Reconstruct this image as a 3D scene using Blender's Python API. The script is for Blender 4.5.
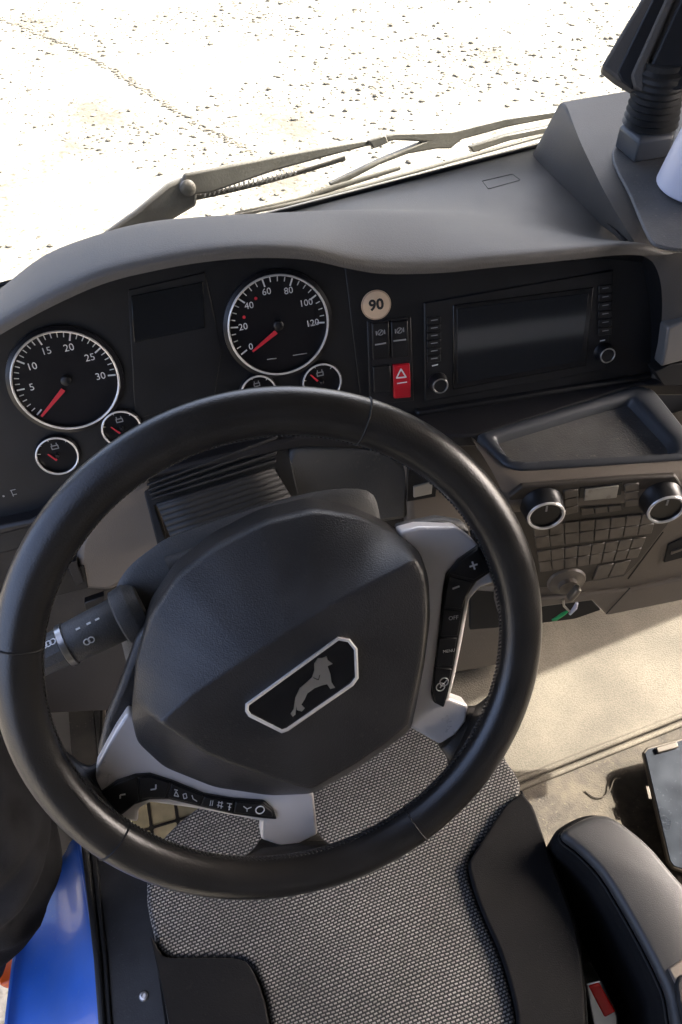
import bpy, bmesh, math, random
from mathutils import Vector as V, noise
from math import sin, cos, radians, pi, atan2, sqrt
random.seed(7)
for o in list(bpy.data.objects): bpy.data.objects.remove(o)
scene = bpy.context.scene
COL = scene.collection

# ------------------------------------------------------------------ camera
FPX = 788.0                                   # focal length in photo pixels
CAM = V((-0.0255, -0.3436, 2.7521))
_y, _p, _r = radians(13.5), radians(50), radians(3.5)
_f = V((sin(_y)*cos(_p), cos(_y)*cos(_p), -sin(_p)))
_rt = V((cos(_y), -sin(_y), 0)); _u = _rt.cross(_f)
RT = _rt*cos(_r) - _u*sin(_r); UP = _rt*sin(_r) + _u*cos(_r); FW = _f
cd = bpy.data.cameras.new('camera'); cam = bpy.data.objects.new('camera', cd); COL.objects.link(cam)
cd.sensor_fit = 'VERTICAL'; cd.sensor_height = 24.0; cd.lens = FPX*24.0/1024
cd.clip_start = 0.02; cd.clip_end = 500
from mathutils import Matrix
m = Matrix((RT, UP, -FW)).transposed().to_4x4(); m.translation = CAM
cam.matrix_world = m
scene.camera = cam

# ------------------------------------------------------------------ light
SUN_EL, SUN_AZ = radians(37.5), radians(83.5)    # azimuth from +Y towards +X
w = bpy.data.worlds.new('World'); scene.world = w; w.use_nodes = True
nt = w.node_tree; bg = nt.nodes['Background']
sky = nt.nodes.new('ShaderNodeTexSky'); sky.sky_type = 'NISHITA'; sky.sun_disc = False
sky.air_density = .35; sky.dust_density = 7.0; sky.ozone_density = .6
sky.sun_elevation = SUN_EL; sky.sun_rotation = SUN_AZ
nt.links.new(sky.outputs[0], bg.inputs[0]); bg.inputs[1].default_value = 0.15
sd = bpy.data.lights.new('sun', 'SUN'); sd.energy = 2.15; sd.angle = radians(0.5); sd.color = (1.0, .94, .84)
sun = bpy.data.objects.new('sun', sd); COL.objects.link(sun)
sv = V((sin(SUN_AZ)*cos(SUN_EL), cos(SUN_AZ)*cos(SUN_EL), sin(SUN_EL)))
sun.rotation_euler = sv.to_track_quat('Z', 'Y').to_euler(); sun.location = sv*8
vs = scene.view_settings; vs.view_transform = 'Standard'; vs.look = 'None'; vs.gamma = 1; vs.use_curve_mapping = False
vs.exposure = 3.58
scene.render.engine = 'CYCLES'
scene.cycles.max_bounces = 8; scene.cycles.diffuse_bounces = 5; scene.cycles.transparent_max_bounces = 12
scene.cycles.use_denoising = True

# ------------------------------------------------------------------ pixel -> place helpers
def ray(px, py): return FW + RT*((px-341)/FPX) + UP*((512-py)/FPX)
def onY(px, py, y): d = ray(px, py); return CAM + d*((y-CAM.y)/d.y)
def onZ(px, py, z): d = ray(px, py); return CAM + d*((z-CAM.z)/d.z)
class PL:
    """a real plane of the cab: origin, normal; .at() finds where a pixel's line of sight meets it (h = offset along normal)"""
    def __init__(s, o, n):
        s.o = V(o); s.n = V(n).normalized()
        s.ex = (V((1, 0, 0)) - s.n*s.n.x).normalized(); s.ey = s.n.cross(s.ex)
    def at(s, px, py, h=0.0):
        d = ray(px, py); return CAM + d*(((s.o + s.n*h - CAM).dot(s.n))/d.dot(s.n))
    def uv(s, p): q = p - s.o; return q.dot(s.ex), q.dot(s.ey)
    def pt(s, u, v, h=0.0): return s.o + s.ex*u + s.ey*v + s.n*h
    def frame(s): return s.ex, s.ey, s.n

# ------------------------------------------------------------------ materials
MATS = {}
def mat(name, col, rough=.5, metal=0, bump=0, bscale=400, var=.0, vscale=6, spec=.5, dust=0, dustcol=(.32, .28, .22), coat=0):
    if name in MATS: return MATS[name]
    m = bpy.data.materials.new(name); m.use_nodes = True; n = m.node_tree; L = n.links
    b = n.nodes['Principled BSDF']; b.inputs['Roughness'].default_value = rough; b.inputs['Metallic'].default_value = metal
    b.inputs['Specular IOR Level'].default_value = spec
    if coat: b.inputs['Coat Weight'].default_value = coat; b.inputs['Coat Roughness'].default_value = .08
    b.inputs['Base Color'].default_value = (*col, 1)
    g = n.nodes.new('ShaderNodeNewGeometry')
    src = None
    if var:
        t = n.nodes.new('ShaderNodeTexNoise'); t.inputs['Scale'].default_value = vscale; t.inputs['Detail'].default_value = 6
        L.new(g.outputs['Position'], t.inputs['Vector'])
        r = n.nodes.new('ShaderNodeValToRGB')
        r.color_ramp.elements[0].color = (*[c*(1-var) for c in col], 1); r.color_ramp.elements[1].color = (*[min(1, c*(1+var)) for c in col], 1)
        r.color_ramp.elements[0].position = .3; r.color_ramp.elements[1].position = .7
        L.new(t.outputs[0], r.inputs[0]); src = r.outputs[0]
        mr = n.nodes.new('ShaderNodeMapRange'); mr.inputs[3].default_value = max(0, rough-.08); mr.inputs[4].default_value = min(1, rough+.08)
        L.new(t.outputs[0], mr.inputs[0]); L.new(mr.outputs[0], b.inputs['Roughness'])
    if dust:
        t2 = n.nodes.new('ShaderNodeTexNoise'); t2.inputs['Scale'].default_value = 230; t2.inputs['Detail'].default_value = 3
        t3 = n.nodes.new('ShaderNodeTexNoise'); t3.inputs['Scale'].default_value = 14; t3.inputs['Detail'].default_value = 5
        L.new(g.outputs['Position'], t2.inputs['Vector']); L.new(g.outputs['Position'], t3.inputs['Vector'])
        r2 = n.nodes.new('ShaderNodeMapRange'); r2.inputs[1].default_value = .60; r2.inputs[2].default_value = .74
        r3 = n.nodes.new('ShaderNodeMapRange'); r3.inputs[1].default_value = .35; r3.inputs[2].default_value = .75; r3.inputs[4].default_value = .6
        L.new(t2.outputs[0], r2.inputs[0]); L.new(t3.outputs[0], r3.inputs[0])
        ad = n.nodes.new('ShaderNodeMath'); ad.operation = 'MAXIMUM'; L.new(r2.outputs[0], ad.inputs[0]); L.new(r3.outputs[0], ad.inputs[1])
        mu = n.nodes.new('ShaderNodeMath'); mu.operation = 'MULTIPLY'; mu.inputs[1].default_value = dust; L.new(ad.outputs[0], mu.inputs[0])
        mx = n.nodes.new('ShaderNodeMix'); mx.data_type = 'RGBA'
        mx.inputs[6].default_value = (*col, 1); mx.inputs[7].default_value = (*dustcol, 1)
        if src: L.new(src, mx.inputs[6])
        L.new(mu.outputs[0], mx.inputs[0]); src = mx.outputs[2]
    if src: L.new(src, b.inputs['Base Color'])
    if bump:
        t = n.nodes.new('ShaderNodeTexNoise'); t.inputs['Scale'].default_value = bscale; t.inputs['Detail'].default_value = 2
        L.new(g.outputs['Position'], t.inputs['Vector'])
        bp = n.nodes.new('ShaderNodeBump'); bp.inputs['Strength'].default_value = bump; bp.inputs['Distance'].default_value = .001
        L.new(t.outputs[0], bp.inputs['Height']); L.new(bp.outputs[0], b.inputs['Normal'])
    MATS[name] = m; return m

M_DASH = mat('soft_grey_dash_plastic', (.106, .098, .087), .6, bump=.5, bscale=650, var=.14, vscale=9, dust=.08)
M_POD = mat('grained_grey_pod_plastic', (.100, .089, .076), .6, bump=.5, bscale=650, var=.12, dust=.06)  # slight warm tint stands in for bounce light on the pod side
M_BLACK = mat('black_panel_plastic', (.007, .0075, .009), .45, bump=.15, bscale=1100, var=.2, vscale=20)
M_LEDGE = mat('black_ledge_plastic', (.012, .012, .014), .38, bump=.2, bscale=900, var=.2, dust=.03)
M_PIANO = mat('gloss_black_plastic', (.006, .006, .007), .12, var=.15, vscale=40)
M_SCREEN = mat('dark_display_glass', (.004, .006, .009), .06, spec=.6)
M_DIAL = mat('gauge_face_black', (.006, .006, .008), .28)
M_LOWER = mat('brown_grey_lower_plastic', (.150, .126, .100), .5, bump=.25, bscale=800, var=.12, dust=.05)  # brown warmth includes bounce light from the sunlit tunnel mat
M_TRAY = mat('tray_rubber', (.070, .070, .071), .6, bump=.7, bscale=600, var=.2, vscale=30, dust=.30)
M_TRAYRIM = mat('tray_rim_plastic', (.060, .064, .070), .4, bump=.2, bscale=800, var=.1)
M_LEATHER = mat('black_leather', (.016, .0148, .0135), .31, bump=.22, bscale=620, var=.22, vscale=25, spec=.6)
M_HUB = mat('hub_cover_plastic', (.025, .024, .0235), .38, bump=.5, bscale=750, var=.18, vscale=14, dust=.05)
M_SHROUD = mat('column_shroud_plastic', (.062, .063, .063), .45, bump=.5, bscale=700, var=.15, dust=.14)
M_SILVER = mat('satin_silver_trim', (.80, .765, .735), .30, metal=.15, var=.06, vscale=20)
M_CHROME = mat('chrome', (.80, .78, .74), .16, metal=1)
M_CHROMED = mat('dull_chrome', (.55, .54, .52), .28, metal=1)
M_WHITE = mat('white_print', (.75, .75, .74), .6)
M_GREYP = mat('grey_print', (.30, .30, .30), .6)
M_RED = mat('red_needle', (.60, .03, .05), .45)
M_HAZ = mat('red_hazard_plastic', (.55, .010, .022), .35, var=.08)
M_STICK = mat('cream_sticker', (.74, .55, .36), .55, var=.06, vscale=80)
M_STICKR = mat('sticker_ring', (.45, .30, .20), .55)
M_INK = mat('black_ink', (.02, .02, .02), .6)
M_LCD = mat('grey_lcd', (.38, .35, .29), .3, var=.1, vscale=60)
M_BTN = mat('black_button', (.009, .009, .010), .36, var=.2, vscale=60)
M_CBTN = mat('dusty_button', (.125, .106, .084), .42, var=.25, vscale=60, dust=.10)
M_CPAN = mat('climate_fascia', (.055, .046, .037), .45, bump=.2, var=.15, dust=.05)
M_RUBBER = mat('black_rubber', (.012, .012, .012), .6, bump=.2, var=.2, dust=.06)
M_WIPER = mat('sunlit_grey_wiper_black', (.10, .092, .078), .5, bump=.3, bscale=300, var=.2, vscale=30, dust=.18)  # black plastic with its sunlit grey put into the colour
M_SHADE = mat('dark_void_plastic', (.006, .006, .006), .7)
M_CUP = mat('sky_tinted_white_plastic', (.62, .62, .70), .35, var=.03)  # white with the lavender of skylit shade mixed into the colour
M_TEAL = mat('teal_plastic', (.03, .22, .32), .4)
M_FLOOR = mat('black_floor_mat', (.024, .024, .024), .7, bump=.5, bscale=200, var=.3, vscale=12, dust=.25)
M_CARPET = mat('dusty_brown_carpet', (.036, .030, .022), .9, bump=.9, bscale=420, var=.5, vscale=60, dust=.32, dustcol=(.18, .15, .10))
M_VINYL = mat('black_vinyl', (.006, .006, .0065), .8, spec=.15, bump=.3, bscale=700, var=.2, vscale=25, dust=.03)
M_LID = mat('grey_armrest_plastic', (.042, .043, .044), .45, bump=.3, bscale=900, var=.15, dust=.05)
M_BLUE = mat('blue_truck_paint', (.020, .125, .55), .38, var=.12, vscale=12, coat=.25, dust=.30, dustcol=(.20, .27, .42))
M_SILL = mat('black_sill_plastic', (.026, .026, .027), .42, bump=.2, var=.25, vscale=18, dust=.16, dustcol=(.22, .22, .21))
M_CLOTH = mat('black_cotton_cloth', (.015, .015, .016), .95, spec=.15, bump=.8, bscale=900, var=.35, vscale=30)
M_ORANGE = mat('orange_lens', (.75, .10, .01), .25)
M_BUCKLE = mat('buckle_red', (.90, .035, .025), .2)  # red raised in place of sunlight that misses the buckle
M_BADGE = mat('bright_silver_trim', (.82, .80, .76), .24, metal=.35)
M_TILE = mat('sun_painted_rubber_tile', (.50, .45, .30), .7, var=.2, vscale=30)  # pale tone stands in for sunlight on the footwell floor
M_KNEE = mat('dark_brown_knee_plastic', (.034, .029, .024), .55, bump=.25, bscale=800, var=.2, dust=.06)
M_BRASS = mat('worn_metal_edge', (.060, .050, .038), .45, metal=.3)
M_PHONE = mat('dusty_phone_glass', (.010, .013, .018), .22, var=.3, vscale=30, dust=.10, dustcol=(.25, .27, .30))
M_GREEN = mat('green_tag', (.02, .38, .10), .5)
M_LINING = mat('dark_headlining', (.13, .125, .12), .9)
M_TRIMD = mat('dark_cab_trim', (.06, .06, .06), .7)
M_THREAD = mat('black_thread', (.03, .028, .026), .7)

def mat_mat():            # the beige ribbed cover of the engine tunnel
    m = bpy.data.materials.new('beige_woven_mat'); m.use_nodes = True; n = m.node_tree; L = n.links; b = n.nodes['Principled BSDF']
    b.inputs['Roughness'].default_value = .85
    g = n.nodes.new('ShaderNodeNewGeometry')
    vo = n.nodes.new('ShaderNodeTexVoronoi'); vo.inputs['Scale'].default_value = 420; L.new(g.outputs['Position'], vo.inputs['Vector'])
    no = n.nodes.new('ShaderNodeTexNoise'); no.inputs['Scale'].default_value = 9; no.inputs['Detail'].default_value = 8; L.new(g.outputs['Position'], no.inputs['Vector'])
    r = n.nodes.new('ShaderNodeValToRGB'); r.color_ramp.elements[0].color = (.080, .070, .052, 1); r.color_ramp.elements[1].color = (.132, .116, .087, 1)
    r.color_ramp.elements[0].position = .35; r.color_ramp.elements[1].position = .68
    L.new(no.outputs[0], r.inputs[0])
    mx = n.nodes.new('ShaderNodeMix'); mx.data_type = 'RGBA'; mx.blend_type = 'MULTIPLY'; mx.inputs[0].default_value = .6
    r2 = n.nodes.new('ShaderNodeValToRGB'); r2.color_ramp.elements[0].color = (1, 1, 1, 1); r2.color_ramp.elements[1].color = (.45, .43, .4, 1); r2.color_ramp.elements[1].position = .8
    L.new(vo.outputs['Distance'], r2.inputs[0]); L.new(r.outputs[0], mx.inputs[6]); L.new(r2.outputs[0], mx.inputs[7]); L.new(mx.outputs[2], b.inputs['Base Color'])
    bp = n.nodes.new('ShaderNodeBump'); bp.inputs['Strength'].default_value = .45; bp.inputs['Distance'].default_value = .001; bp.invert = True
    L.new(vo.outputs['Distance'], bp.inputs['Height']); L.new(bp.outputs[0], b.inputs['Normal'])
    return m
M_MAT = mat_mat()

def mat_weave():          # seat cloth: rows of pale dashes on black, staggered
    m = bpy.data.materials.new('woven_seat_cloth'); m.use_nodes = True; n = m.node_tree; L = n.links; b = n.nodes['Principled BSDF']
    b.inputs['Roughness'].default_value = .85; b.inputs['Sheen Weight'].default_value = .15
    g = n.nodes.new('ShaderNodeNewGeometry'); mp = n.nodes.new('ShaderNodeMapping'); mp.vector_type = 'POINT'
    mp.inputs['Rotation'].default_value = (0, 0, radians(-3))
    L.new(g.outputs['Position'], mp.inputs['Vector'])
    br = n.nodes.new('ShaderNodeTexBrick'); br.offset = .5; br.offset_frequency = 2; br.squash = 1
    br.inputs['Scale'].default_value = 1
    br.inputs['Brick Width'].default_value = .0054; br.inputs['Row Height'].default_value = .0035; br.inputs['Mortar Size'].default_value = .0011
    br.inputs['Mortar Smooth'].default_value = .35
    br.inputs['Color1'].default_value = (.32, .30, .275, 1); br.inputs['Color2'].default_value = (.21, .197, .18, 1); br.inputs['Mortar'].default_value = (.012, .012, .012, 1)
    nd = n.nodes.new('ShaderNodeTexNoise'); nd.inputs['Scale'].default_value = 22; nd.inputs['Detail'].default_value = 2; L.new(g.outputs['Position'], nd.inputs['Vector'])
    va = n.nodes.new('ShaderNodeVectorMath'); va.operation = 'MULTIPLY_ADD'; va.inputs[1].default_value = (.006, .006, 0)
    L.new(nd.outputs['Color'], va.inputs[0]); L.new(mp.outputs[0], va.inputs[2]); L.new(va.outputs[0], br.inputs['Vector'])
    no = n.nodes.new('ShaderNodeTexNoise'); no.inputs['Scale'].default_value = 300; L.new(g.outputs['Position'], no.inputs['Vector'])
    no2 = n.nodes.new('ShaderNodeTexNoise'); no2.inputs['Scale'].default_value = 7; no2.inputs['Detail'].default_value = 4; L.new(g.outputs['Position'], no2.inputs['Vector'])
    r = n.nodes.new('ShaderNodeMapRange'); r.inputs[1].default_value = .3; r.inputs[2].default_value = .7; r.inputs[3].default_value = .65; r.inputs[4].default_value = 1.1
    L.new(no2.outputs[0], r.inputs[0])
    mx = n.nodes.new('ShaderNodeMix'); mx.data_type = 'RGBA'; mx.blend_type = 'MULTIPLY'; mx.inputs[0].default_value = 1
    L.new(br.outputs[0], mx.inputs[6]); L.new(r.outputs[0], mx.inputs[7]); L.new(mx.outputs[2], b.inputs['Base Color'])
    bp = n.nodes.new('ShaderNodeBump'); bp.inputs['Strength'].default_value = .8; bp.inputs['Distance'].default_value = .0012; bp.invert = True
    L.new(br.outputs['Fac'], bp.inputs['Height']); L.new(bp.outputs[0], b.inputs['Normal'])
    return m
M_WEAVE = mat_weave()

def mat_ground():
    m = bpy.data.materials.new('pale_gravel_ground'); m.use_nodes = True; n = m.node_tree; L = n.links; b = n.nodes['Principled BSDF']
    b.inputs['Roughness'].default_value = .9
    g = n.nodes.new('ShaderNodeNewGeometry')
    a = n.nodes.new('ShaderNodeTexNoise'); a.inputs['Scale'].default_value = 1.3; a.inputs['Detail'].default_value = 8
    v = n.nodes.new('ShaderNodeTexNoise'); v.inputs['Scale'].default_value = 22; v.inputs['Detail'].default_value = 5
    for t in (a, v): L.new(g.outputs['Position'], t.inputs['Vector'])
    r = n.nodes.new('ShaderNodeValToRGB'); r.color_ramp.elements[0].color = (.066, .058, .042, 1); r.color_ramp.elements[1].color = (.150, .139, .112, 1)
    r.color_ramp.elements[0].position = .32; r.color_ramp.elements[1].position = .52; L.new(a.outputs[0], r.inputs[0])
    r2 = n.nodes.new('ShaderNodeValToRGB'); r2.color_ramp.elements[0].color = (.45, .42, .36, 1); r2.color_ramp.elements[1].color = (1, 1, 1, 1)
    r2.color_ramp.elements[0].position = .34; r2.color_ramp.elements[1].position = .46; L.new(v.outputs[0], r2.inputs[0])
    mx = n.nodes.new('ShaderNodeMix'); mx.data_type = 'RGBA'; mx.blend_type = 'MULTIPLY'; mx.inputs[0].default_value = 1
    L.new(r.outputs[0], mx.inputs[6]); L.new(r2.outputs[0], mx.inputs[7]); L.new(mx.outputs[2], b.inputs['Base Color'])
    bp = n.nodes.new('ShaderNodeBump'); bp.inputs['Strength'].default_value = .5; bp.inputs['Distance'].default_value = .02
    L.new(v.outputs[0], bp.inputs['Height']); L.new(bp.outputs[0], b.inputs['Normal'])
    return m
M_GROUND = mat_ground()
M_STONE = mat('gravel_stone', (.105, .094, .072), .9, var=.6, vscale=5)

def mat_glass():
    m = bpy.data.materials.new('windscreen_glass'); m.use_nodes = True; n = m.node_tree; L = n.links
    for x in list(n.nodes): n.nodes.remove(x)
    o = n.nodes.new('ShaderNodeOutputMaterial'); t = n.nodes.new('ShaderNodeBsdfTransparent'); t.inputs[0].default_value = (.95, .97, .96, 1)
    gl = n.nodes.new('ShaderNodeBsdfGlossy'); gl.inputs['Roughness'].default_value = .01
    fr = n.nodes.new('ShaderNodeFresnel'); fr.inputs[0].default_value = 1.3
    mx = n.nodes.new('ShaderNodeMixShader'); L.new(fr.outputs[0], mx.inputs[0]); L.new(t.outputs[0], mx.inputs[1]); L.new(gl.outputs[0], mx.inputs[2]); L.new(mx.outputs[0], o.inputs[0])
    return m
M_GLASS = mat_glass()

# ------------------------------------------------------------------ mesh helpers
LOC = {}
def crom(pts, n, closed=False):
    """Catmull-Rom through pts, n samples per span"""
    out = []; N = len(pts)
    for i in range(N if closed else N-1):
        if closed: p0, p1, p2, p3 = pts[(i-1) % N], pts[i], pts[(i+1) % N], pts[(i+2) % N]
        else: p0, p1, p2, p3 = pts[max(i-1, 0)], pts[i], pts[i+1], pts[min(i+2, N-1)]
        for k in range(n):
            t = k/n
            out.append(.5*((2*p1) + (p2-p0)*t + (2*p0-5*p1+4*p2-p3)*t*t + (3*p1-p0-3*p2+p3)*t**3))
    if not closed: out.append(pts[-1].copy())
    return out
def resample(pts, n, closed=False):
    q = list(pts) + ([pts[0]] if closed else [])
    d = [0]
    for a, b in zip(q, q[1:]): d.append(d[-1] + (b-a).length)
    out = []; j = 0; cnt = n if closed else n-1
    for k in range(n):
        s = d[-1]*k/cnt
        while j < len(d)-2 and d[j+1] < s: j += 1
        t = (s-d[j])/max(1e-9, d[j+1]-d[j]); out.append(q[j].lerp(q[j+1], min(1, t)))
    return out
def relax(loop, it=1):
    for _ in range(it): loop = [(loop[i-1]+loop[i]*2+loop[(i+1) % len(loop)])/4 for i in range(len(loop))]
    return loop
class MB:
    def __init__(s): s.v = []; s.f = []
    def add(s, vs, fs):
        k = len(s.v); s.v += [V(a) for a in vs]; s.f += [tuple(i+k for i in f) for f in fs]; return s
    def grid(s, rows, cu=False, cv=False):
        R, Cn = len(rows), len(rows[0]); vs = [p for r in rows for p in r]; fs = []
        for i in range(R if cv else R-1):
            for j in range(Cn if cu else Cn-1):
                a, b = i*Cn+j, i*Cn+(j+1) % Cn; i2 = (i+1) % R
                fs.append((a, b, i2*Cn+(j+1) % Cn, i2*Cn+j))
        return s.add(vs, fs)
    def loft(s, loops, cap0=True, cap1=True):
        n = len(loops[0]); k = len(s.v); s.grid(loops, cu=True)
        if cap0: s.f.append(tuple(k+i for i in reversed(range(n))))
        if cap1: b = k+(len(loops)-1)*n; s.f.append(tuple(b+i for i in range(n)))
        return s
    def prism(s, top, off):
        """closed block: 'top' loop (counter-clockwise seen from outside) and its copy moved by off"""
        off = V(off); return s.loft([[p+off for p in top], list(top)])
    def box(s, c, ex, ey, ez, a, b, h):
        vs = [c+ex*(x*a/2)+ey*(y*b/2)+ez*(z*h/2) for z in (-1, 1) for y in (-1, 1) for x in (-1, 1)]
        return s.add(vs, [(0, 2, 3, 1), (4, 5, 7, 6), (0, 1, 5, 4), (2, 6, 7, 3), (0, 4, 6, 2), (1, 3, 7, 5)])
    def lathe(s, c, fr, prof, seg=32, a0=0, a1=2*pi, cap=True):
        ex, ey, n = fr; full = abs(a1-a0-2*pi) < 1e-6; cnt = seg if full else seg+1
        loops = [[c+(ex*cos(a0+(a1-a0)*i/seg)+ey*sin(a0+(a1-a0)*i/seg))*r+n*h for i in range(cnt)] for r, h in prof]
        k = len(s.v); s.grid(loops, cu=full)
        if cap and full:
            if prof[0][0] > 1e-6: s.f.append(tuple(k+i for i in reversed(range(cnt))))
            if prof[-1][0] > 1e-6: b = k+(len(loops)-1)*cnt; s.f.append(tuple(b+i for i in range(cnt)))
        return s
    def ring(s, c, fr, R, r, h=0, seg=48, sub=10):
        ex, ey, n = fr
        loops = []
        for i in range(seg):
            a = 2*pi*i/seg; d = ex*cos(a)+ey*sin(a)
            loops.append([c+d*(R+r*cos(b))+n*(h+r*sin(b)) for b in [2*pi*j/sub for j in range(sub)]])
        return s.grid(loops, cu=True, cv=True)
    def tube(s, path, rad, seg=10, closed=False, flat=1.0, upv=None):
        N = len(path); loops = []
        if not hasattr(rad, '__len__'): rad = [rad]*N
        u = None
        for i, p in enumerate(path):
            a = path[(i-1) % N] if (closed or i) else path[0]; b = path[(i+1) % N] if (closed or i < N-1) else path[-1]
            t = (b-a).normalized()
            if upv is not None: u = (upv - t*upv.dot(t)).normalized()
            elif u is None: u = t.orthogonal().normalized()
            else: u = (u-t*u.dot(t)).normalized()
            x = t.cross(u)
            loops.append([p+(x*cos(2*pi*j/seg)+u*sin(2*pi*j/seg)*flat)*rad[i] for j in range(seg)])
        k = len(s.v); s.grid(loops, cu=True, cv=closed)
        if not closed: s.f.append(tuple(k+i for i in reversed(range(seg)))); b = k+(N-1)*seg; s.f.append(tuple(b+i for i in range(seg)))
        return s
    def text(s, txt, c, ex, ey, size, n=None, h=0, bold=0):
        cu = bpy.data.curves.new('t', 'FONT'); cu.body = txt; cu.size = size; cu.align_x = 'CENTER'; cu.align_y = 'CENTER'; cu.resolution_u = 3; cu.offset = bold
        ob = bpy.data.objects.new('t', cu); COL.objects.link(ob)
        me = bpy.data.meshes.new_from_object(ob)
        nn = n if n is not None else ex.cross(ey)
        s.add([c+ex*v.co.x+ey*v.co.y+nn*h for v in me.vertices], [tuple(p.vertices) for p in me.polygons])
        bpy.data.objects.remove(ob); bpy.data.curves.remove(cu); bpy.data.meshes.remove(me); return s
    def build(s, name, material, parent=None, bevel=0, bseg=2, smooth=True, angle=38, subd=0, solid=0, label=None, kind=None, fixn=True):
        lo = V([min(p[i] for p in s.v) for i in range(3)]); hi = V([max(p[i] for p in s.v) for i in range(3)]); c = (lo+hi)/2
        me = bpy.data.meshes.new(name); me.from_pydata([p-c for p in s.v], [], s.f)
        if fixn:
            bm = bmesh.new(); bm.from_mesh(me); bmesh.ops.recalc_face_normals(bm, faces=bm.faces); bm.to_mesh(me); bm.free()
        if smooth:
            me.polygons.foreach_set('use_smooth', [True]*len(me.polygons)); me.set_sharp_from_angle(angle=radians(angle))
        me.materials.append(material)
        o = bpy.data.objects.new(name, me); COL.objects.link(o)
        if parent is not None: o.parent = parent; o.location = c - LOC[parent.name]
        else: o.location = c
        LOC[o.name] = c
        if solid: md = o.modifiers.new('solid', 'SOLIDIFY'); md.thickness = solid; md.offset = -1
        if bevel:
            md = o.modifiers.new('bevel', 'BEVEL'); md.width = bevel; md.segments = bseg; md.limit_method = 'ANGLE'; md.angle_limit = radians(30)
            md.use_clamp_overlap = True
        if subd: md = o.modifiers.new('sub', 'SUBSURF'); md.levels = subd; md.render_levels = subd
        if label: o['label'] = label
        if kind: o['kind'] = kind
        return o
def thing(name, loc, label, cat, group=None):
    o = bpy.data.objects.new(name, None); COL.objects.link(o); o.location = loc; o.empty_display_size = .02
    LOC[o.name] = V(loc); o['label'] = label; o['category'] = cat
    if group: o['group'] = group
    return o
def tag(o, label, cat, group=None):
    o['label'] = label; o['category'] = cat
    if group: o['group'] = group
    return o
def struct(o): o['kind'] = 'structure'; return o
def poly(pl, pts, h=0): return [pl.at(x, y, h) for x, y in pts]
def spoly(pl, pts, h=0, n=5): return crom(poly(pl, pts, h), n, True)
def ccw(pts, n):
    a = V((0, 0, 0)); c = sum(pts, V((0, 0, 0)))/len(pts)
    for p, q in zip(pts, pts[1:]+pts[:1]): a += (p-c).cross(q-c)
    return pts if a.dot(n) > 0 else list(reversed(pts))
def plate(name, pl, px, h, t, material, parent, bevel=.001, smooth_outline=0, bseg=2, **k):
    """a solid plate whose outline is given in photo pixels: top at height h over the plane, thickness t"""
    pts = spoly(pl, px, h, smooth_outline) if smooth_outline else poly(pl, px, h)
    return MB().prism(ccw(pts, pl.n), -pl.n*t).build(name, material, parent, bevel=bevel, bseg=bseg, **k)
def lerp2(q, u, v):   # bilinear in a pixel quad TL, TR, BR, BL
    a = (q[0][0]*(1-u)+q[1][0]*u, q[0][1]*(1-u)+q[1][1]*u); b = (q[3][0]*(1-u)+q[2][0]*u, q[3][1]*(1-u)+q[2][1]*u)
    return (a[0]*(1-v)+b[0]*v, a[1]*(1-v)+b[1]*v)
def buttons(name, pl, quad, nu, nv, gap, h, t, material, parent):
    out = []
    for j in range(nv):
        for i in range(nu):
            u0, u1, v0, v1 = (i+gap)/nu, (i+1-gap)/nu, (j+gap)/nv, (j+1-gap)/nv
            out.append(plate(name, pl, [lerp2(quad, u0, v0), lerp2(quad, u1, v0), lerp2(quad, u1, v1), lerp2(quad, u0, v1)], h, t, material, parent, bevel=.0007, bseg=1))
    return out

# ------------------------------------------------------------------ main planes of the cab
_t = radians(18)
CL = PL((-.03, .376, 2.21), (0, -cos(_t), sin(_t)))                 # instrument cluster
_J = CL.at(345, 330); _a = radians(6)
IN = PL(_J, (-sin(_a)*cos(_t), -cos(_a)*cos(_t), sin(_t)))          # centre stack, turned a little to the driver
_a = radians(12); _t2 = radians(5)
CP = PL((.33, .165, 2.07), (-sin(_a)*cos(_t2), -cos(_a)*cos(_t2), sin(_t2)))   # climate panel
_w = radians(56.76)
WC = V((0, 0, 2.15)); WH = PL(WC, (0, -sin(_w), cos(_w)))           # steering wheel
Z_FLOOR, Z_MAT, Z_SEAT = 1.30, 1.58, 1.73

# ================================================================== SETTING
g = MB().add([(-60, -40, 0), (60, -40, 0), (60, 120, 0), (-60, 120, 0)], [(0, 1, 2, 3)]).build('ground', M_GROUND, smooth=False); struct(g)
# loose stones on the ground (uncountable): real geometry in one object
ico = bmesh.new(); bmesh.ops.create_icosphere(ico, subdivisions=1, radius=1); IV = [v.co.copy() for v in ico.verts]; IF = [tuple(v.index for v in f.verts) for f in ico.faces]; ico.free()
mb = MB(); rs = random.Random(3)
for i in range(38000):
    x = rs.uniform(-3.2, 6.5); y = rs.uniform(2.6, 12.5)
    d = noise.noise(V((x*.9, y*.9, 0)))
    if rs.random() > .30 + d*1.1 + (.25 if x > 1.2 else 0): continue
    r = rs.choice((.004, .005, .006, .008, .008, .010, .013, .020))*rs.uniform(.7, 1.35); sx, sy, sz = rs.uniform(.8, 1.5), rs.uniform(.7, 1.2), rs.uniform(.3, .6); a = rs.uniform(0, 6.28)
    mb.add([V((x+(v.x*sx*cos(a)-v.y*sy*sin(a))*r, y+(v.x*sx*sin(a)+v.y*sy*cos(a))*r, r*sz*.55+v.z*sz*r)) for v in IV], IF)
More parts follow.
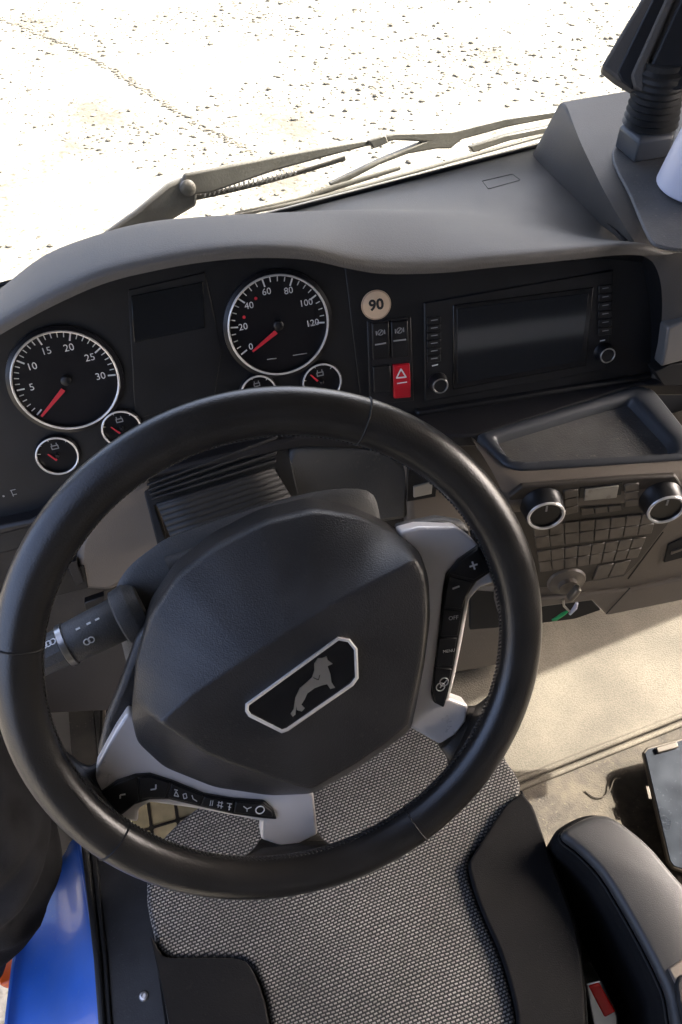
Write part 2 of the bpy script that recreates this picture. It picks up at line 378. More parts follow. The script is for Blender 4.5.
# a line of grit along a joint in the ground
j0, j1 = onZ(-20, 12, 0), onZ(275, 152, 0)
for i in range(420):
    t = rs.random(); p = j0.lerp(j1, t) + V((rs.gauss(0, .02) + .12*sin(t*5), rs.gauss(0, .02), 0)); r = rs.uniform(.006, .018)
    mb.add([V((p.x+v.x*r*1.4, p.y+v.y*r, r*.3+v.z*r*.6)) for v in IV], IF)
o = mb.build('gravel', M_STONE, smooth=False, kind='stuff'); o['label'] = 'loose grey brown gravel scattered on the pale ground outside'

# cab shell (only what shades and lights the dashboard)
def slab(name, lo, hi, material):
    lo, hi = V(lo), V(hi); c = (lo+hi)/2; d = hi-lo
    return struct(MB().box(c, V((1, 0, 0)), V((0, 1, 0)), V((0, 0, 1)), d.x, d.y, d.z).build(name, material, smooth=False))
slab('footwell_floor', (-.46, .12, Z_FLOOR-.04), (-.362, .69, Z_FLOOR-.002), M_FLOOR)
slab('cab_floor', (-.36, -1.2, Z_FLOOR-.04), (1.58, .68, Z_FLOOR), M_FLOOR)
slab('roof', (-.58, -1.2, 3.12), (1.66, .34, 3.16), M_LINING)
slab('roof_front', (-.58, .342, 2.98), (1.66, .80, 3.155), M_LINING)  # unseen; reaches forward like a visor to block sun from the dash
slab('wall_rear', (-.58, -1.26, 1.27), (1.66, -1.205, 3.11), M_LINING)
slab('wall_rear_reflector', (-.5, -1.20, 2.05), (1.58, -1.17, 2.11), mat('pale_screen_reflector', (.80, .80, .78), .9))  # unseen pale strip, added only to be mirrored in the centre screen
slab('wall_front', (-.56, .70, 1.1), (1.62, .74, 2.10), M_TRIMD)
DX = 1.60
slab('wall_right_lower', (DX, -1.2, 1.27), (DX+.05, .69, 2.02), M_TRIMD)
slab('wall_right_front_pillar', (DX, .318, 2.025), (DX+.05, .84, 2.975), M_TRIMD)  # unseen; widened forward to keep sun patches off the dash top
slab('wall_right_rear_pillar', (DX, -1.2, 2.025), (DX+.05, -.52, 3.11), M_LINING)
slab('wall_right_header', (DX, -.515, 2.66), (DX+.05, .314, 3.11), M_LINING)  # unseen; lower edge brought down to keep sun off the armrest lid
slab('wall_right_corner', (DX, .3145, 2.98), (DX+.05, .341, 3.115), M_LINING)  # unseen filler added to stop sun leaking between roof and pillar
slab('wall_left_rear_pillar', (-.60, -1.2, 1.27), (-.55, -.60, 3.11), M_LINING)
slab('wall_left_front_pillar', (-.68, .46, 1.27), (-.62, .60, 2.975), M_TRIMD)
slab('kick_panel', (-.50, .16, 1.05), (-.41, .69, 2.06), M_TRIMD)

# windscreen: one pane standing on the back edge of the dashboard
def dline(x): return V((x, .614+.127*x, 2.2))
rows = []
for k in range(7):
    z = 2.17 + .85*k/6
    rows.append([V((x, dline(x).y + .012 - (z-2.2)*.16 - (.05*max(0, x-1.0)**2), z)) for x in [-.54+2.1*i/14 for i in range(15)]])
tag(MB().grid(rows).build('windscreen', M_GLASS, solid=.006, fixn=False), 'clear windscreen pane above the back edge of the dashboard', 'windscreen')

# ================================================================== DASHBOARD
dash = thing('dashboard', (.1, .5, 2.0), 'grey moulded plastic dashboard with curved hood over the dials', 'dashboard')
A = [(-190, 500), (-110, 420), (-70, 385), (-32, 357), (0, 335), (51, 307), (103, 284), (154, 271), (205, 262), (257, 258), (308, 260), (350, 269), (385, 274), (440, 273), (490, 268), (541, 263), (590, 258), (621, 255), (645, 256), (664, 262), (700, 270)]
Bq = [(-190, 448), (-110, 372), (-70, 342), (-35, 314), (0, 289), (45, 255), (103, 233), (150, 222), (200, 217), (250, 214), (300, 212), (340, 211), (380, 212), (440, 215), (495, 219), (545, 226), (590, 236), (621, 243), (645, 250), (664, 256), (700, 262)]
Ap = crom([onY(x, y, .315) for x, y in A], 4); Bp = crom([onY(x, y, .43) for x, y in Bq], 4)
r0, r0b, r1, r2, r3, r4, r5, r5b, r6, r7 = ([] for _ in range(10))
for a, b in zip(Ap, Bp):
    d = dline(b.x); dd = d + V((0, .05, -.03))
    r0.append(V((a.x, .405, min(a.z, b.z)-.022))); r0b.append(a+V((0, .012, .001))); r1.append(a); r2.append(a+V((0, .006, .011)))
    r3.append(a.lerp(b, .5)+V((0, 0, .010))); r4.append(b); wl = max(0, min(1, (.24-b.x)/.16)); wl = wl*wl*(3-2*wl)
    r5.append(b.lerp(d, .2).lerp(b+V((0, .030, -.024)), wl)); r5b.append(b.lerp(d, .45).lerp(b+V((0, .075, -.085)), wl)); r6.append(d); r7.append(dd)
def fine(rows, n):
    cols = [crom([r[j] for r in rows], n) for j in range(len(rows[0]))]
    return [[c[i] for c in cols] for i in range(len(cols[0]))]
MB().grid([r0, r0b, r1]).build('hood_underside', M_BLACK, dash, fixn=False)
MB().grid(fine([r1, r2, r3, r4, r5, r5b, r6, r7], 4)).build('hood', M_DASH, dash, fixn=False, angle=80)
# little flush access flap outlined on the dash top
def dtop(px, py):      # point on the flat top between crest and windscreen
    p0, p1 = V((.35, .43, 2.268)), V((.45, .66, 2.205)); n = V((.03, .26, 1)).normalized()
    d = ray(px, py); return CAM + d*((p1-CAM).dot(n)/d.dot(n)) + V((0, 0, .004))
fl = crom([dtop(*p) for p in ((482, 184), (512, 177), (520, 183), (488, 192))], 1, True)
MB().tube(resample(fl, 40, True), .0005, 6, True).build('flap_seam', M_SHADE, dash)
# thin black seal along the windscreen foot
MB().tube([dline(-.5+1.15*i/30)+V((0, .004, .001)) for i in range(31)], .0028, 8).build('windscreen_seal', M_RUBBER, dash)

# raised pod on the right
base = [onY(524, 160, .685), onZ(529, 154, 2.206), onZ(555, 169, 2.213), onZ(580, 185, 2.218), onZ(605, 204, 2.226), onZ(628, 224, 2.236), onZ(650, 250, 2.238)]
rid = [onZ(560, 103, 2.268), onZ(565, 108, 2.270), onZ(577, 130, 2.272), onZ(589, 152, 2.272), onZ(611, 189, 2.268), onZ(636, 228, 2.256), onZ(654, 251, 2.244)]
strip = [onZ(580, 99, 2.274), onZ(585, 106, 2.276), onZ(593, 126, 2.279), onZ(602, 146, 2.280), onZ(625, 190, 2.276), onZ(648, 228, 2.262), onZ(664, 250, 2.247)]
topr = [p + V((.42, -.01, .0)) for p in strip]
topr = [V((p.x, p.y, 2.276)) if i < 5 else p for i, p in enumerate(topr)]
base = [b+(b-r)*.15+V((0, 0, -.025)) for b, r in zip(base, rid)]
B_ = [crom(r, 4) for r in (base, rid, strip, topr)]
lp2 = lambda a, b, t: [p.lerp(q_, t) for p, q_ in zip(a, b)]
MB().grid(fine([B_[0], lp2(B_[0], B_[1], .6), lp2(B_[0], B_[1], .93), lp2(B_[1], B_[2], .12), lp2(B_[1], B_[2], .85), lp2(B_[2], B_[3], .02), B_[3]], 3)).build('pod', M_POD, dash, fixn=False, angle=85)
POD = PL((.55, .47, 2.2765), (0, 0, 1))
plate('pod_mat', POD, [(612, 152), (640, 128), (700, 118), (720, 150), (720, 232), (690, 248), (661, 246), (648, 236), (630, 195)], .006, .004, M_TRAY, dash, smooth_outline=4, bevel=.002)
MB().grid([[onZ(560, 103, 2.268)+V((i*.1+.002, .0, .0)) for i in range(6)], [onZ(560, 103, 2.268)+V((i*.1+.002, .02, -.09)) for i in range(6)]]).build('pod_back', M_POD, dash, fixn=False)

# right end of the hood: face that turns down beside the centre stack, and beyond it to the passenger side
e1 = [onY(643, 256, .315), onY(654, 264, .312), onY(661, 285, .305), onY(662, 315, .300), onY(659, 345, .296), onY(653, 372, .292), onY(648, 392, .29)]
e2 = [p+V((.028, -.012, .004)) for p in e1]; e3 = [p+V((.12, -.02, .006)) for p in e1]; e4 = [p+V((.4, -.02, .0)) for p in e1]
e0 = [p+V((-.004, .075, 0)) for p in e1]
q = [crom(r, 4) for r in (e0, e1, e2, e3, e4)]
MB().grid([q[0], q[1]]).build('stack_side_wall', M_BLACK, dash, fixn=False)
MB().grid(fine([q[1], q[2], q[3], q[4]], 4)).build('passenger_fascia', M_POD, dash, fixn=False, angle=80)
MB().grid([[onY(640, 252, .32), onY(670, 258, .32)+V((.03, 0, 0)), onY(670, 258, .32)+V((.4, 0, 0))], [onY(640, 240, .40), onY(670, 246, .40)+V((.03, 0, .01)), onY(670, 246, .40)+V((.4, 0, .01))]]).build('fascia_roll', M_DASH, dash, fixn=False)
FP = PL(e2[3]+V((.02, -.006, 0)), (-.10, -.97, .2))
plate('vent_trim', FP, [(668, 328), (700, 314), (700, 358), (684, 361), (661, 367), (665, 350)], .004, .02, mat('satin_grey_trim', (.26, .25, .235), .4, metal=.4), dash, bevel=.003, bseg=3)
plate('vent_cavity_shade', FP, [(655, 372), (672, 364), (700, 362), (700, 384), (664, 386)], .003, .02, M_SHADE, dash)  # solid near-black plate; the shade of an opening is in its colour

# lower half of the dashboard behind the wheel
KP = PL((0, .30, 2.0), (0, -.95, .3))
MB().prism(ccw(poly(KP, [(-90, 480), (120, 440), (300, 415), (440, 395), (520, 430), (520, 660), (300, 700), (-90, 720)], -.02), KP.n), -KP.n*.03).build('knee_panel', M_KNEE, dash)
plate('column_surround', KP, [(95, 505), (150, 478), (160, 510), (170, 560), (110, 592), (75, 590), (78, 545)], .004, .03, M_LOWER, dash, bevel=.008, bseg=3)
plate('column_surround', KP, [(283, 468), (292, 447), (345, 444), (392, 452), (412, 470), (408, 520), (300, 535)], .006, .03, M_SHROUD, dash, bevel=.008, bseg=3)
plate('side_fascia', KP, [(404, 470), (398, 452), (430, 452), (470, 478), (498, 520), (502, 570), (410, 545)], .010, .03, M_LOWER, dash, bevel=.01, bseg=3)
plate('cluster_lower_trim', KP, [(-70, 555), (-70, 540), (30, 520), (100, 485), (300, 436), (420, 425), (440, 436), (380, 450), (300, 448), (150, 480), (60, 520)], .012, .03, M_LEDGE, dash, bevel=.004)
# ledge under the centre stack
LZ = PL((.4, .3, 2.080), (0, 0, 1))
plate('ledge', LZ, [(370, 424), (413, 407), (652, 371), (690, 366), (690, 384), (640, 384), (478, 435), (455, 436)], .004, .02, M_LEDGE, dash, bevel=.003)
plate('ledge_fillet', LZ, [(413, 407), (652, 371), (652, 376), (418, 413)], .009, .008, M_BLACK, dash, bevel=.003)

# ================================================================== INSTRUMENT CLUSTER
clu = thing('instrument_cluster', CL.pt(0, -.1), 'black instrument cluster with two large round dials behind the wheel', 'dashboard dials')
def clp(x, z, h=0): return CL.pt(x-CL.o.x, (z-CL.o.z)/CL.ey.z, h)
MB().prism(ccw([clp(*p) for p in ((-.40, 2.02), (.19, 2.03), (.19, 2.262), (.12, 2.30), (-.02, 2.322), (-.10, 2.318), (-.2, 2.275), (-.30, 2.20), (-.40, 2.08))], CL.n), -CL.n*.03).build('panel', M_BLACK, clu, bevel=.002)
plate('centre_display', CL, [(128, 290), (205, 272), (222, 350), (215, 395), (135, 420)], .0012, .004, M_BLACK, clu, bevel=.001)
plate('display_window', CL, [(131, 296), (203, 282), (205, 328), (134, 343)], .0022, .002, M_SCREEN, clu, bevel=.0005)
def rad_px(c, edge): return (CL.at(*edge)-CL.at(*c)).length
def gauge(c, R, a_start, a_end, nmaj, nmin, nums, needle, numr, size, small=False, icons=None, hollow=.006):
    P = CL.at(*c); fr = CL.frame(); ex, ey, n = fr
    d = MB().lathe(P, fr, [(R*1.10, -.001), (R*1.10, .0045), (R*1.03, .006), (R*1.0, .004), (R*.985, .0005), (0, .0005)], 56).build('gauge', M_DIAL, clu, angle=50)
    MB().ring(P, fr, R*1.0, .0013 if not small else .0011, .0058, 64, 8).build('bezel_ring', M_BADGE, d)
    mk = MB(); N = nmaj*nmin
    for i in range(N+1):
        a = a_start+(a_end-a_start)*i/N; big = i % nmin == 0
        L = R*(.15 if big else .09); wdt = R*(.030 if big else .018)
        dr = ex*cos(a)+ey*sin(a)
        mk.box(P+dr*(R*.95-L/2)+n*.0010, dr, n.cross(dr), n, L, wdt, .0004)
    mk.build('scale_marks', M_WHITE, d, smooth=False)
    if nums:
        tx = MB()
        for i, s in nums:
            a = a_start+(a_end-a_start)*i/nmaj; dr = ex*cos(a)+ey*sin(a)
            tx.text(s, P+dr*R*numr, ex, ey, size, n, .0012)
        tx.build('numerals', M_WHITE, d, smooth=False)
    b0, t0 = CL.at(*needle[0]), CL.at(*needle[1]); dr = (t0-b0).normalized(); sd_ = n.cross(dr); ww = R*.045 if not small else R*.05
    MB().prism(ccw([b0+sd_*ww+n*.004, b0-sd_*ww+n*.004, t0-sd_*ww*.45+n*.004, t0+sd_*ww*.45+n*.004], n), -n*.0012).build('needle', M_RED, d, smooth=False)
    MB().lathe(P, fr, [(R*.10, .001), (R*.10, .005), (R*.07, .0062), (0, .0062)], 20).build('needle_cap', M_BLACK, d)
    return d, P
def ang(c, p): a = CL.at(*p)-CL.at(*c); return atan2(a.dot(CL.ey), a.dot(CL.ex))
cT, cS = (66, 379.5), (278, 324.5)
def zt(x, y): return (x/4.2625, 310+y/4.2625)
def zs(x, y): return (200+x/4.26, 250+y/4.26)
RTc = rad_px(cT, (120.5, 372))*.95; RS = rad_px(cS, (329.5, 320))*.945
a0 = ang(cT, zt(150, 455)); a0 += 2*pi if a0 < 0 else 0; a1 = ang(cT, zt(490, 275))
dT, PT = gauge(cT, RTc, a0, a1, 6, 5, [(1, '5'), (2, '10'), (3, '15'), (4, '20'), (5, '25'), (6, '30')], (zt(270, 335), zt(178, 448)), .66, RTc*.20)
a0 = ang(cS, zs(190, 432)); a0 += 2*pi if a0 < 0 else 0; a1 = ang(cS, zs(525, 308))
dS, PS = gauge(cS, RS, a0, a1, 6, 4, [(0, '0'), (1, '20'), (2, '40'), (3, '60'), (4, '80'), (5, '100'), (6, '120')], (zs(322, 345), zs(222, 428)), .70, RS*.185)
ex, ey, n = CL.frame()
MB().text('km/h', PS+ex*RS*.72-ey*RS*.14, ex, ey, RS*.10, n, .0012).build('unit_print', M_GREYP, dS, smooth=False)
mb = MB()
for px in ((zs(285, 465), zs(325, 460)), (zs(395, 448), zs(455, 438))):
    p0, p1 = CL.at(*px[0]), CL.at(*px[1]); mb.box((p0+p1)/2+n*.0011, (p1-p0).normalized(), n.cross((p1-p0).normalized()), n, (p1-p0).length, .0009, .0004)
mb.build('dial_lines', M_GREYP, dS, smooth=False)
mb = MB()
for px in (zs(237, 205), zs(187, 285)): mb.lathe(CL.at(*px)+n*.001, CL.frame(), [(.0018, 0), (.0018, .0003), (0, .0003)], 10)
mb.build('red_dots', M_RED, dS, smooth=False)
for c, r, needle, ico_ in (((57.5, 454), 20.5, ((57, 459), (48, 453)), 'o'), ((121.5, 427), 19, ((120, 432), (111, 426)), 'o'), ((258, 391), 17, ((250, 392), (244, 388)), 'b'), ((321, 381), 18.5, ((317, 380), (310, 374)), 'b')):
    R = rad_px(c, (c[0]+r, c[1]-2))
    d, P = gauge(c, R, radians(165), radians(45), 2, 2, None, needle, .6, R*.2, small=True)
    mb = MB(); q = P + ey*R*.42 + n*.001
    for dx, dy, sx, sy in ((0, .08, .36, .05), (0, -.10, .36, .05), (-.16, 0, .05, .2), (.16, 0, .05, .2), (-.12, .16, .05, .12), (.12, .16, .05, .12)):
        mb.box(q+ex*dx*R+ey*dy*R, ex, ey, n, sx*R, sy*R, .0003)
    mb.build('gauge_symbol', M_GREYP, d, smooth=False)
mb = MB(); q = CL.at(14, 493, .001)
for dx, dy, sx, sy in ((0, .004, .006, .0008), (0, -.002, .005, .0008), (-.002, 0, .0008, .008), (-.012, -.001, .002, .002)): mb.box(q+ex*dx+ey*dy, ex, ey, n, sx, sy, .0004)
mb.build('lamp_symbol', M_GREYP, clu, smooth=False)

# ================================================================== SPEED STICKER, SWITCHES, CENTRE STACK
ex, ey, n = IN.frame()
P = IN.at(376, 304.7); R = (IN.at(390.8, 303)-P).length
st = tag(MB().lathe(P, IN.frame(), [(R, .0004), (R, .0014), (R*.985, .0016), (0, .0016)], 40).build('speed_sticker', M_STICK), 'round cream sticker reading 90 above the rocker switches', 'sticker')
MB().ring(P, IN.frame(), R*.95, .0005, .0016, 40, 6).build('border', M_STICKR, st)
MB().text('90', P, ex, ey, R*1.0, n, .0019, R*.035).build('number', M_INK, st, smooth=False)

stk = thing('centre_stack', IN.at(500, 400), 'black centre stack with dark screen, side keys and two small knobs', 'display unit')
def inp(x, z, h=0):
    return IN.pt((x-IN.o.x)/IN.ex.x, (z-IN.o.z)/IN.ey.z, h)
MB().prism(ccw([inp(*p) for p in ((.172, 2.078), (.56, 2.078), (.56, 2.212), (.48, 2.222), (.40, 2.236), (.30, 2.250), (.172, 2.272))], IN.n), -IN.n*.03).build('panel', M_BLACK, stk, bevel=.001)
plate('radio_bezel', IN, [(424, 303), (614, 270), (607, 370), (425, 402)], .0025, .006, M_BLACK, stk, bevel=.0015)
plate('screen_frame', IN, [(453, 305), (594, 287), (586, 366), (453, 390)], .0035, .006, M_PIANO, stk, bevel=.001)
plate('screen', IN, [(457, 309), (589, 293), (581, 361), (457, 385)], .0042, .004, M_SCREEN, stk, bevel=.0004)
sw_frame = plate('switch_frame', IN, [(367, 321), (411, 317), (414, 401), (370, 405)], .002, .006, M_LEDGE, stk, bevel=.001)
def rocker(px, material, name='rocker_switch', label=None):
    a, b, c_, d_ = px
    o = plate(name, IN, [(a, b), (c_, b-1.5), (c_+1, d_-1.5), (a+1, d_)], .006, .008, material, stk, bevel=.0012)
    if label: o['label'] = label
    return o
s1 = rocker((372, 323.5, 389, 360), M_BTN); s2 = rocker((391, 322, 408, 358.5), M_BTN); s3 = rocker((373, 367, 390.5, 393), M_BTN)
hz = rocker((393, 365.5, 410, 399), M_HAZ, 'hazard_switch', 'red hazard light switch with white triangle')
def bar(pl, p0, p1, wd, h, mbx):
    a, b = pl.at(*p0, h), pl.at(*p1, h); t = (b-a); mbx.box((a+b)/2, t.normalized(), pl.n.cross(t.normalized()), pl.n, t.length, wd, .0004); return mbx
bar(IN, (375, 344.8), (386, 343), .0016, .0062, MB()).build('indicator_line', M_GREYP, s1, smooth=False)
bar(IN, (393.5, 341), (406, 339.5), .0016, .0062, MB()).build('indicator_line', M_GREYP, s2, smooth=False)
bar(IN, (397, 383.5), (407, 382), .0014, .0062, MB()).build('indicator_line', M_WHITE, hz, smooth=False)
mb = MB(); T = [IN.at(*p, .0062) for p in ((401, 369), (396.5, 378), (406, 377))]
for i in range(3): t = T[(i+1) % 3]-T[i]; mb.box((T[i]+T[(i+1) % 3])/2, t.normalized(), n.cross(t.normalized()), n, t.length+.001, .0016, .0004)
mb.build('warning_triangle', M_WHITE, hz, smooth=False)
for s, c in ((s1, (380.5, 332.5)), (s2, (399.5, 330.5))):
    mb = MB(); q = IN.at(*c, .0062)
    mb.lathe(q, IN.frame(), [(.0036, 0), (.0036, .0003), (.0028, .0003), (.0028, 0)], 14, cap=False)
    for dx in (-.0048, .0048): mb.box(q+ex*dx, ex, ey, n, .0012, .005, .0004)
    mb.box(q, (ex+ey).normalized(), (ey-ex).normalized(), n, .007, .001, .0004); mb.build('switch_symbol', M_GREYP, s, smooth=False)
for side, (x0, x1), (yA, yB), slope in (('l', (427.5, 441), (318, 364), -.12), ('r', (599, 612), (286, 337), -.12)):
    for k in range(6):
        y0 = yA+(yB-yA)*k/6; y1 = yA+(yB-yA)*(k+.88)/6; sh = (x1-x0)*slope
        b = plate('radio_key', IN, [(x0, y0), (x1, y0+sh), (x1-.4, y1+sh), (x0-.4, y1)], .0042, .004, M_BTN, stk, bevel=.0005, bseg=1)
        mm = MB(); bar(IN, (x0+3.5, y0+2.6), (x1-3.5, y0+2.6+sh*.6), .0009, .0044, mm); mm.build('key_print', M_GREYP, b, smooth=False)
mm = MB(); bar(IN, (432, 366), (438, 364.5), .0013, .0032, mm); bar(IN, (600, 341), (605, 340), .0013, .0032, mm); mm.build('key_print', M_WHITE, stk, smooth=False)
for c in ((437, 381), (602, 351)):
    P = IN.at(*c); R = .0105
    k = MB().lathe(P, IN.frame(), [(R*1.15, .0), (R*1.15, .004), (R, .006), (R*.95, .015), (R*.8, .0165), (R*.7, .0155), (0, .0155)], 28).build('volume_knob', M_BTN, stk)
    MB().ring(P, IN.frame(), R*.84, .0009, .0162, 28, 6).build('knob_ring', M_CHROMED, k)

# ================================================================== STORAGE TRAY
outer = [(476, 434), (640, 384), (654, 388), (700, 446), (700, 457), (600, 464), (520, 469), (504, 464)]
inner = [(495, 437), (600, 405), (631, 397), (672, 441), (673, 453), (600, 457), (520, 461), (508, 456)]
TZ = PL((.4, .25, 2.084), (0, 0, 1))
tray = thing('storage_tray', TZ.at(580, 440, -.03), 'shallow open tray with grey rim moulded under the centre screen', 'tray')
def match(a, b, N=96):
    a2 = resample(a, 200, True); b2 = resample(b, 200, True)
    return relax(a2, 3), relax(b2, 3)
O, I = match(poly(TZ, outer), poly(TZ, inner))
O = ccw(O, V((0, 0, 1))); I = ccw(I, V((0, 0, 1)))
k0 = min(range(len(I)), key=lambda k: sum((I[(k+j) % len(I)]-O[j]).length for j in range(0, len(O), 8))); I = I[k0:]+I[:k0]
dn = V((0, 0, -1))
c_i = sum(I, V((0, 0, 0)))/len(I)
MB().loft([[p+dn*.020 for p in O], [p+dn*.003 for p in O], [p.lerp(q_, .12) for p, q_ in zip(O, I)], [p.lerp(q_, .75)+dn*-.001 for p, q_ in zip(O, I)], [p+dn*.003 for p in I], [p.lerp(c_i, .03)+dn*.016 for p in I]], False, False).build('rim', M_TRAYRIM, tray, angle=60)
MB().prism(ccw([p+dn*.013 for p in I], V((0, 0, 1))), dn*.006).build('tray_floor', M_TRAY, tray)

# ================================================================== CLIMATE CONTROLS
con = thing('centre_console', CP.at(600, 600), 'brown grey centre console below the tray, rounded at its edges', 'console')
def cpxz(x, z, h=0):       # point of the climate panel plane at given x and height
    p = CP.o; return V((x, p.y-(CP.n.x*(x-p.x)+CP.n.z*(z-p.z))/CP.n.y, z)) + CP.n*h
tp = [cpxz(.27+.05*k, 2.060) for k in range(14)]
MB().prism(ccw(tp + poly(CP, [(900, 530), (720, 568), (633, 587), (543, 597), (505, 600), (480, 560)]), CP.n), -CP.n*.03).build('fascia', M_LOWER, con, bevel=.002, bseg=2)
b1 = [TZ.at(x, y, -.004) for x, y in ((470, 436), (486, 450), (504, 465), (520, 470), (560, 468), (600, 465), (650, 462), (700, 458), (800, 450), (900, 442))]
b2 = [V((p.x, p.y-.006, p.z+.001)) for p in b1]
b4 = [cpxz(p.x+.004, 2.070, .002) for p in b1]; b5 = [cpxz(p.x+.006, 2.054, .0035) for p in b1]
b3 = [(p*.4+q_*.6)+V((0, 0, .005)) for p, q_ in zip(b2, b4)]; b6 = [cpxz(p.x+.006, 2.048, .0005) for p in b1]
MB().grid(fine([crom(r, 4) for r in (b1, b2, b3, b4, b5, b6)], 4)).build('brow', M_LOWER, con, fixn=False, angle=80)
plate('lower_lip', CP, [(498, 603), (543, 599), (633, 590), (720, 571), (900, 533), (900, 555), (720, 593), (607, 616), (592, 601), (545, 607), (498, 615)], .006, .03, M_LOWER, con, bevel=.003)
plate('cubby', CP, [(470, 590), (592, 600), (601, 610), (575, 619), (520, 626), (470, 630)], -.030, .01, M_SHADE, con)  # flat near-black plate painted as the shade inside the recess
mm = MB(); bar(CP, (663, 532), (628, 579), .0016, .0008, mm); bar(CP, (630, 588), (606, 614), .0016, .0070, mm); mm.build('panel_seam', M_SHADE, con, smooth=False)
plate('side_vent', CP, [(668, 545), (690, 535), (690, 556), (664, 563)], .002, .006, M_SHADE, con, bevel=.001)
plate('side_vent_slat', CP, [(672, 552), (690, 546), (690, 548), (671, 555)], .004, .006, M_CBTN, con, bevel=.0005)
cc = thing('climate_control', CP.at(595, 585), 'heater control panel with two chrome ringed rotary knobs and rows of keys', 'control panel')
plate('panel', CP, [(509, 497), (522, 487), (560, 484), (640, 478), (676, 476), (684, 488), (672, 520), (640, 562), (624, 577), (552, 588), (524, 588), (514, 550)], .002, .008, M_CPAN, cc, bevel=.002)
plate('display', CP, [(585.5, 490), (619, 486), (616.5, 498), (584, 501)], .005, .006, M_LCD, cc, bevel=.0006)
plate('display_frame', CP, [(580, 488), (623, 483), (620, 503), (578, 507)], .0032, .004, M_BTN, cc, bevel=.0006)
for c in ((541, 502), (659, 496)):
    P = CP.at(*c); R = .0215; fr = CP.frame()
    k = MB().lathe(P, fr, [(R*1.15, 0), (R*1.15, .004), (R*1.08, .006), (R*1.04, .020), (R, .0225), (R*.82, .0225), (R*.80, .0205), (0, .0205)], 40).build('rotary_knob', M_BTN, cc)
    MB().ring(P, fr, R*.92, R*.085, .0225, 48, 8).build('chrome_ring', M_BADGE, k)
    MB().box(P+fr[2]*.0208+fr[1]*R*.45, fr[0], fr[1], fr[2], R*.1, R*.4, .0006).build('pointer', M_GREYP, k, smooth=False)
buttons('key', CP, [(533, 526), (658, 513), (652, 534), (536, 549)], 8, 2, .03, .0042, .006, M_CBTN, cc)
buttons('key', CP, [(537, 552), (647, 537), (638, 558), (540, 573)], 8, 2, .03, .0042, .006, M_CBTN, cc)
buttons('key', CP, [(563, 491), (579, 489), (579, 513), (565, 516)], 1, 3, .05, .0042, .006, M_CBTN, cc)
buttons('key', CP, [(624, 485), (640, 483), (640, 506), (624, 508)], 1, 3, .05, .0042, .006, M_CBTN, cc)
buttons('key', CP, [(581, 509), (622, 505), (622, 511), (581, 516)], 3, 1, .03, .0042, .006, M_CBTN, cc)
buttons('key', CP, [(598, 566), (632, 560), (624, 575), (592, 581)], 2, 1, .03, .0042, .006, M_CBTN, cc)
# rotary selector with a metal grip
sel = thing('rotary_selector', CP.at(570, 585), 'small rotary selector with a metal grip below the climate keys', 'switch')
P = CP.at(566, 580); fr = CP.frame()
MB().lathe(P, fr, [(.025, .002), (.023, .005), (.018, .006), (.013, .008), (.012, .014), (0, .014)], 32).build('dish', M_CBTN, sel)
ax = (fr[0]*.35+fr[1]*.9).normalized()
MB().box(P+fr[2]*.022+fr[0]*.004, ax, fr[2].cross(ax), fr[2], .024, .008, .012).build('grip', mat('dull_grip_metal', (.20, .18, .15), .35, metal=.6), sel, bevel=.003, bseg=3)
# key with green tag hanging in the cubby
kt = thing('hanging_keys', CP.at(562, 612, -.005), 'bunch of keys with a bright green tag hanging below console', 'keys')
MB().tube([CP.at(563, 600, .012), CP.at(564, 606, .014), CP.at(570, 612, .012), CP.at(577, 606, .010)], .0016, 8).build('key_blade', M_CHROMED, kt)
MB().tube([CP.at(552, 620, .012), CP.at(556, 619, .013), CP.at(563, 614, .014), CP.at(568, 611, .013)], [.0015, .0026, .0026, .0015], 10).build('tag', M_GREEN, kt)
MB().tube([CP.at(570, 614, .012), CP.at(575, 608, .014), CP.at(577, 603, .014)], [.002, .003, .002], 8).build('key_fob', M_CUP, kt)

# small rocker on the fascia right of the column
pn = PL(KP.at(420, 485)+KP.n*.012, KP.n)
fs = thing('fascia_switch', pn.at(420, 495), 'small framed rocker switch on the brown fascia beside the wheel', 'switch', 'rockers on the lower fascia')
plate('frame', pn, [(408, 468), (437, 481), (436, 497), (407, 502)], .002, .006, M_BTN, fs, bevel=.001)
plate('rocker', pn, [(414, 487), (433, 482), (432, 494), (414, 498)], .005, .006, M_LCD, fs, bevel=.001)
ls = thing('fascia_switch', KP.at(70, 590, .01), 'dark rocker switches low on the fascia left of the column', 'switch', 'rockers on the lower fascia')
plate('frame', KP, [(55, 572), (84, 566), (88, 588), (52, 598)], .006, .02, M_BTN, ls, bevel=.001)
plate('rocker', KP, [(66, 563), (76, 561), (84, 582), (76, 586)], .010, .012, M_LEDGE, ls, bevel=.001)
plate('rocker', KP, [(84, 603), (104, 596), (104, 604), (86, 611)], .008, .012, M_BTN, ls, bevel=.001)

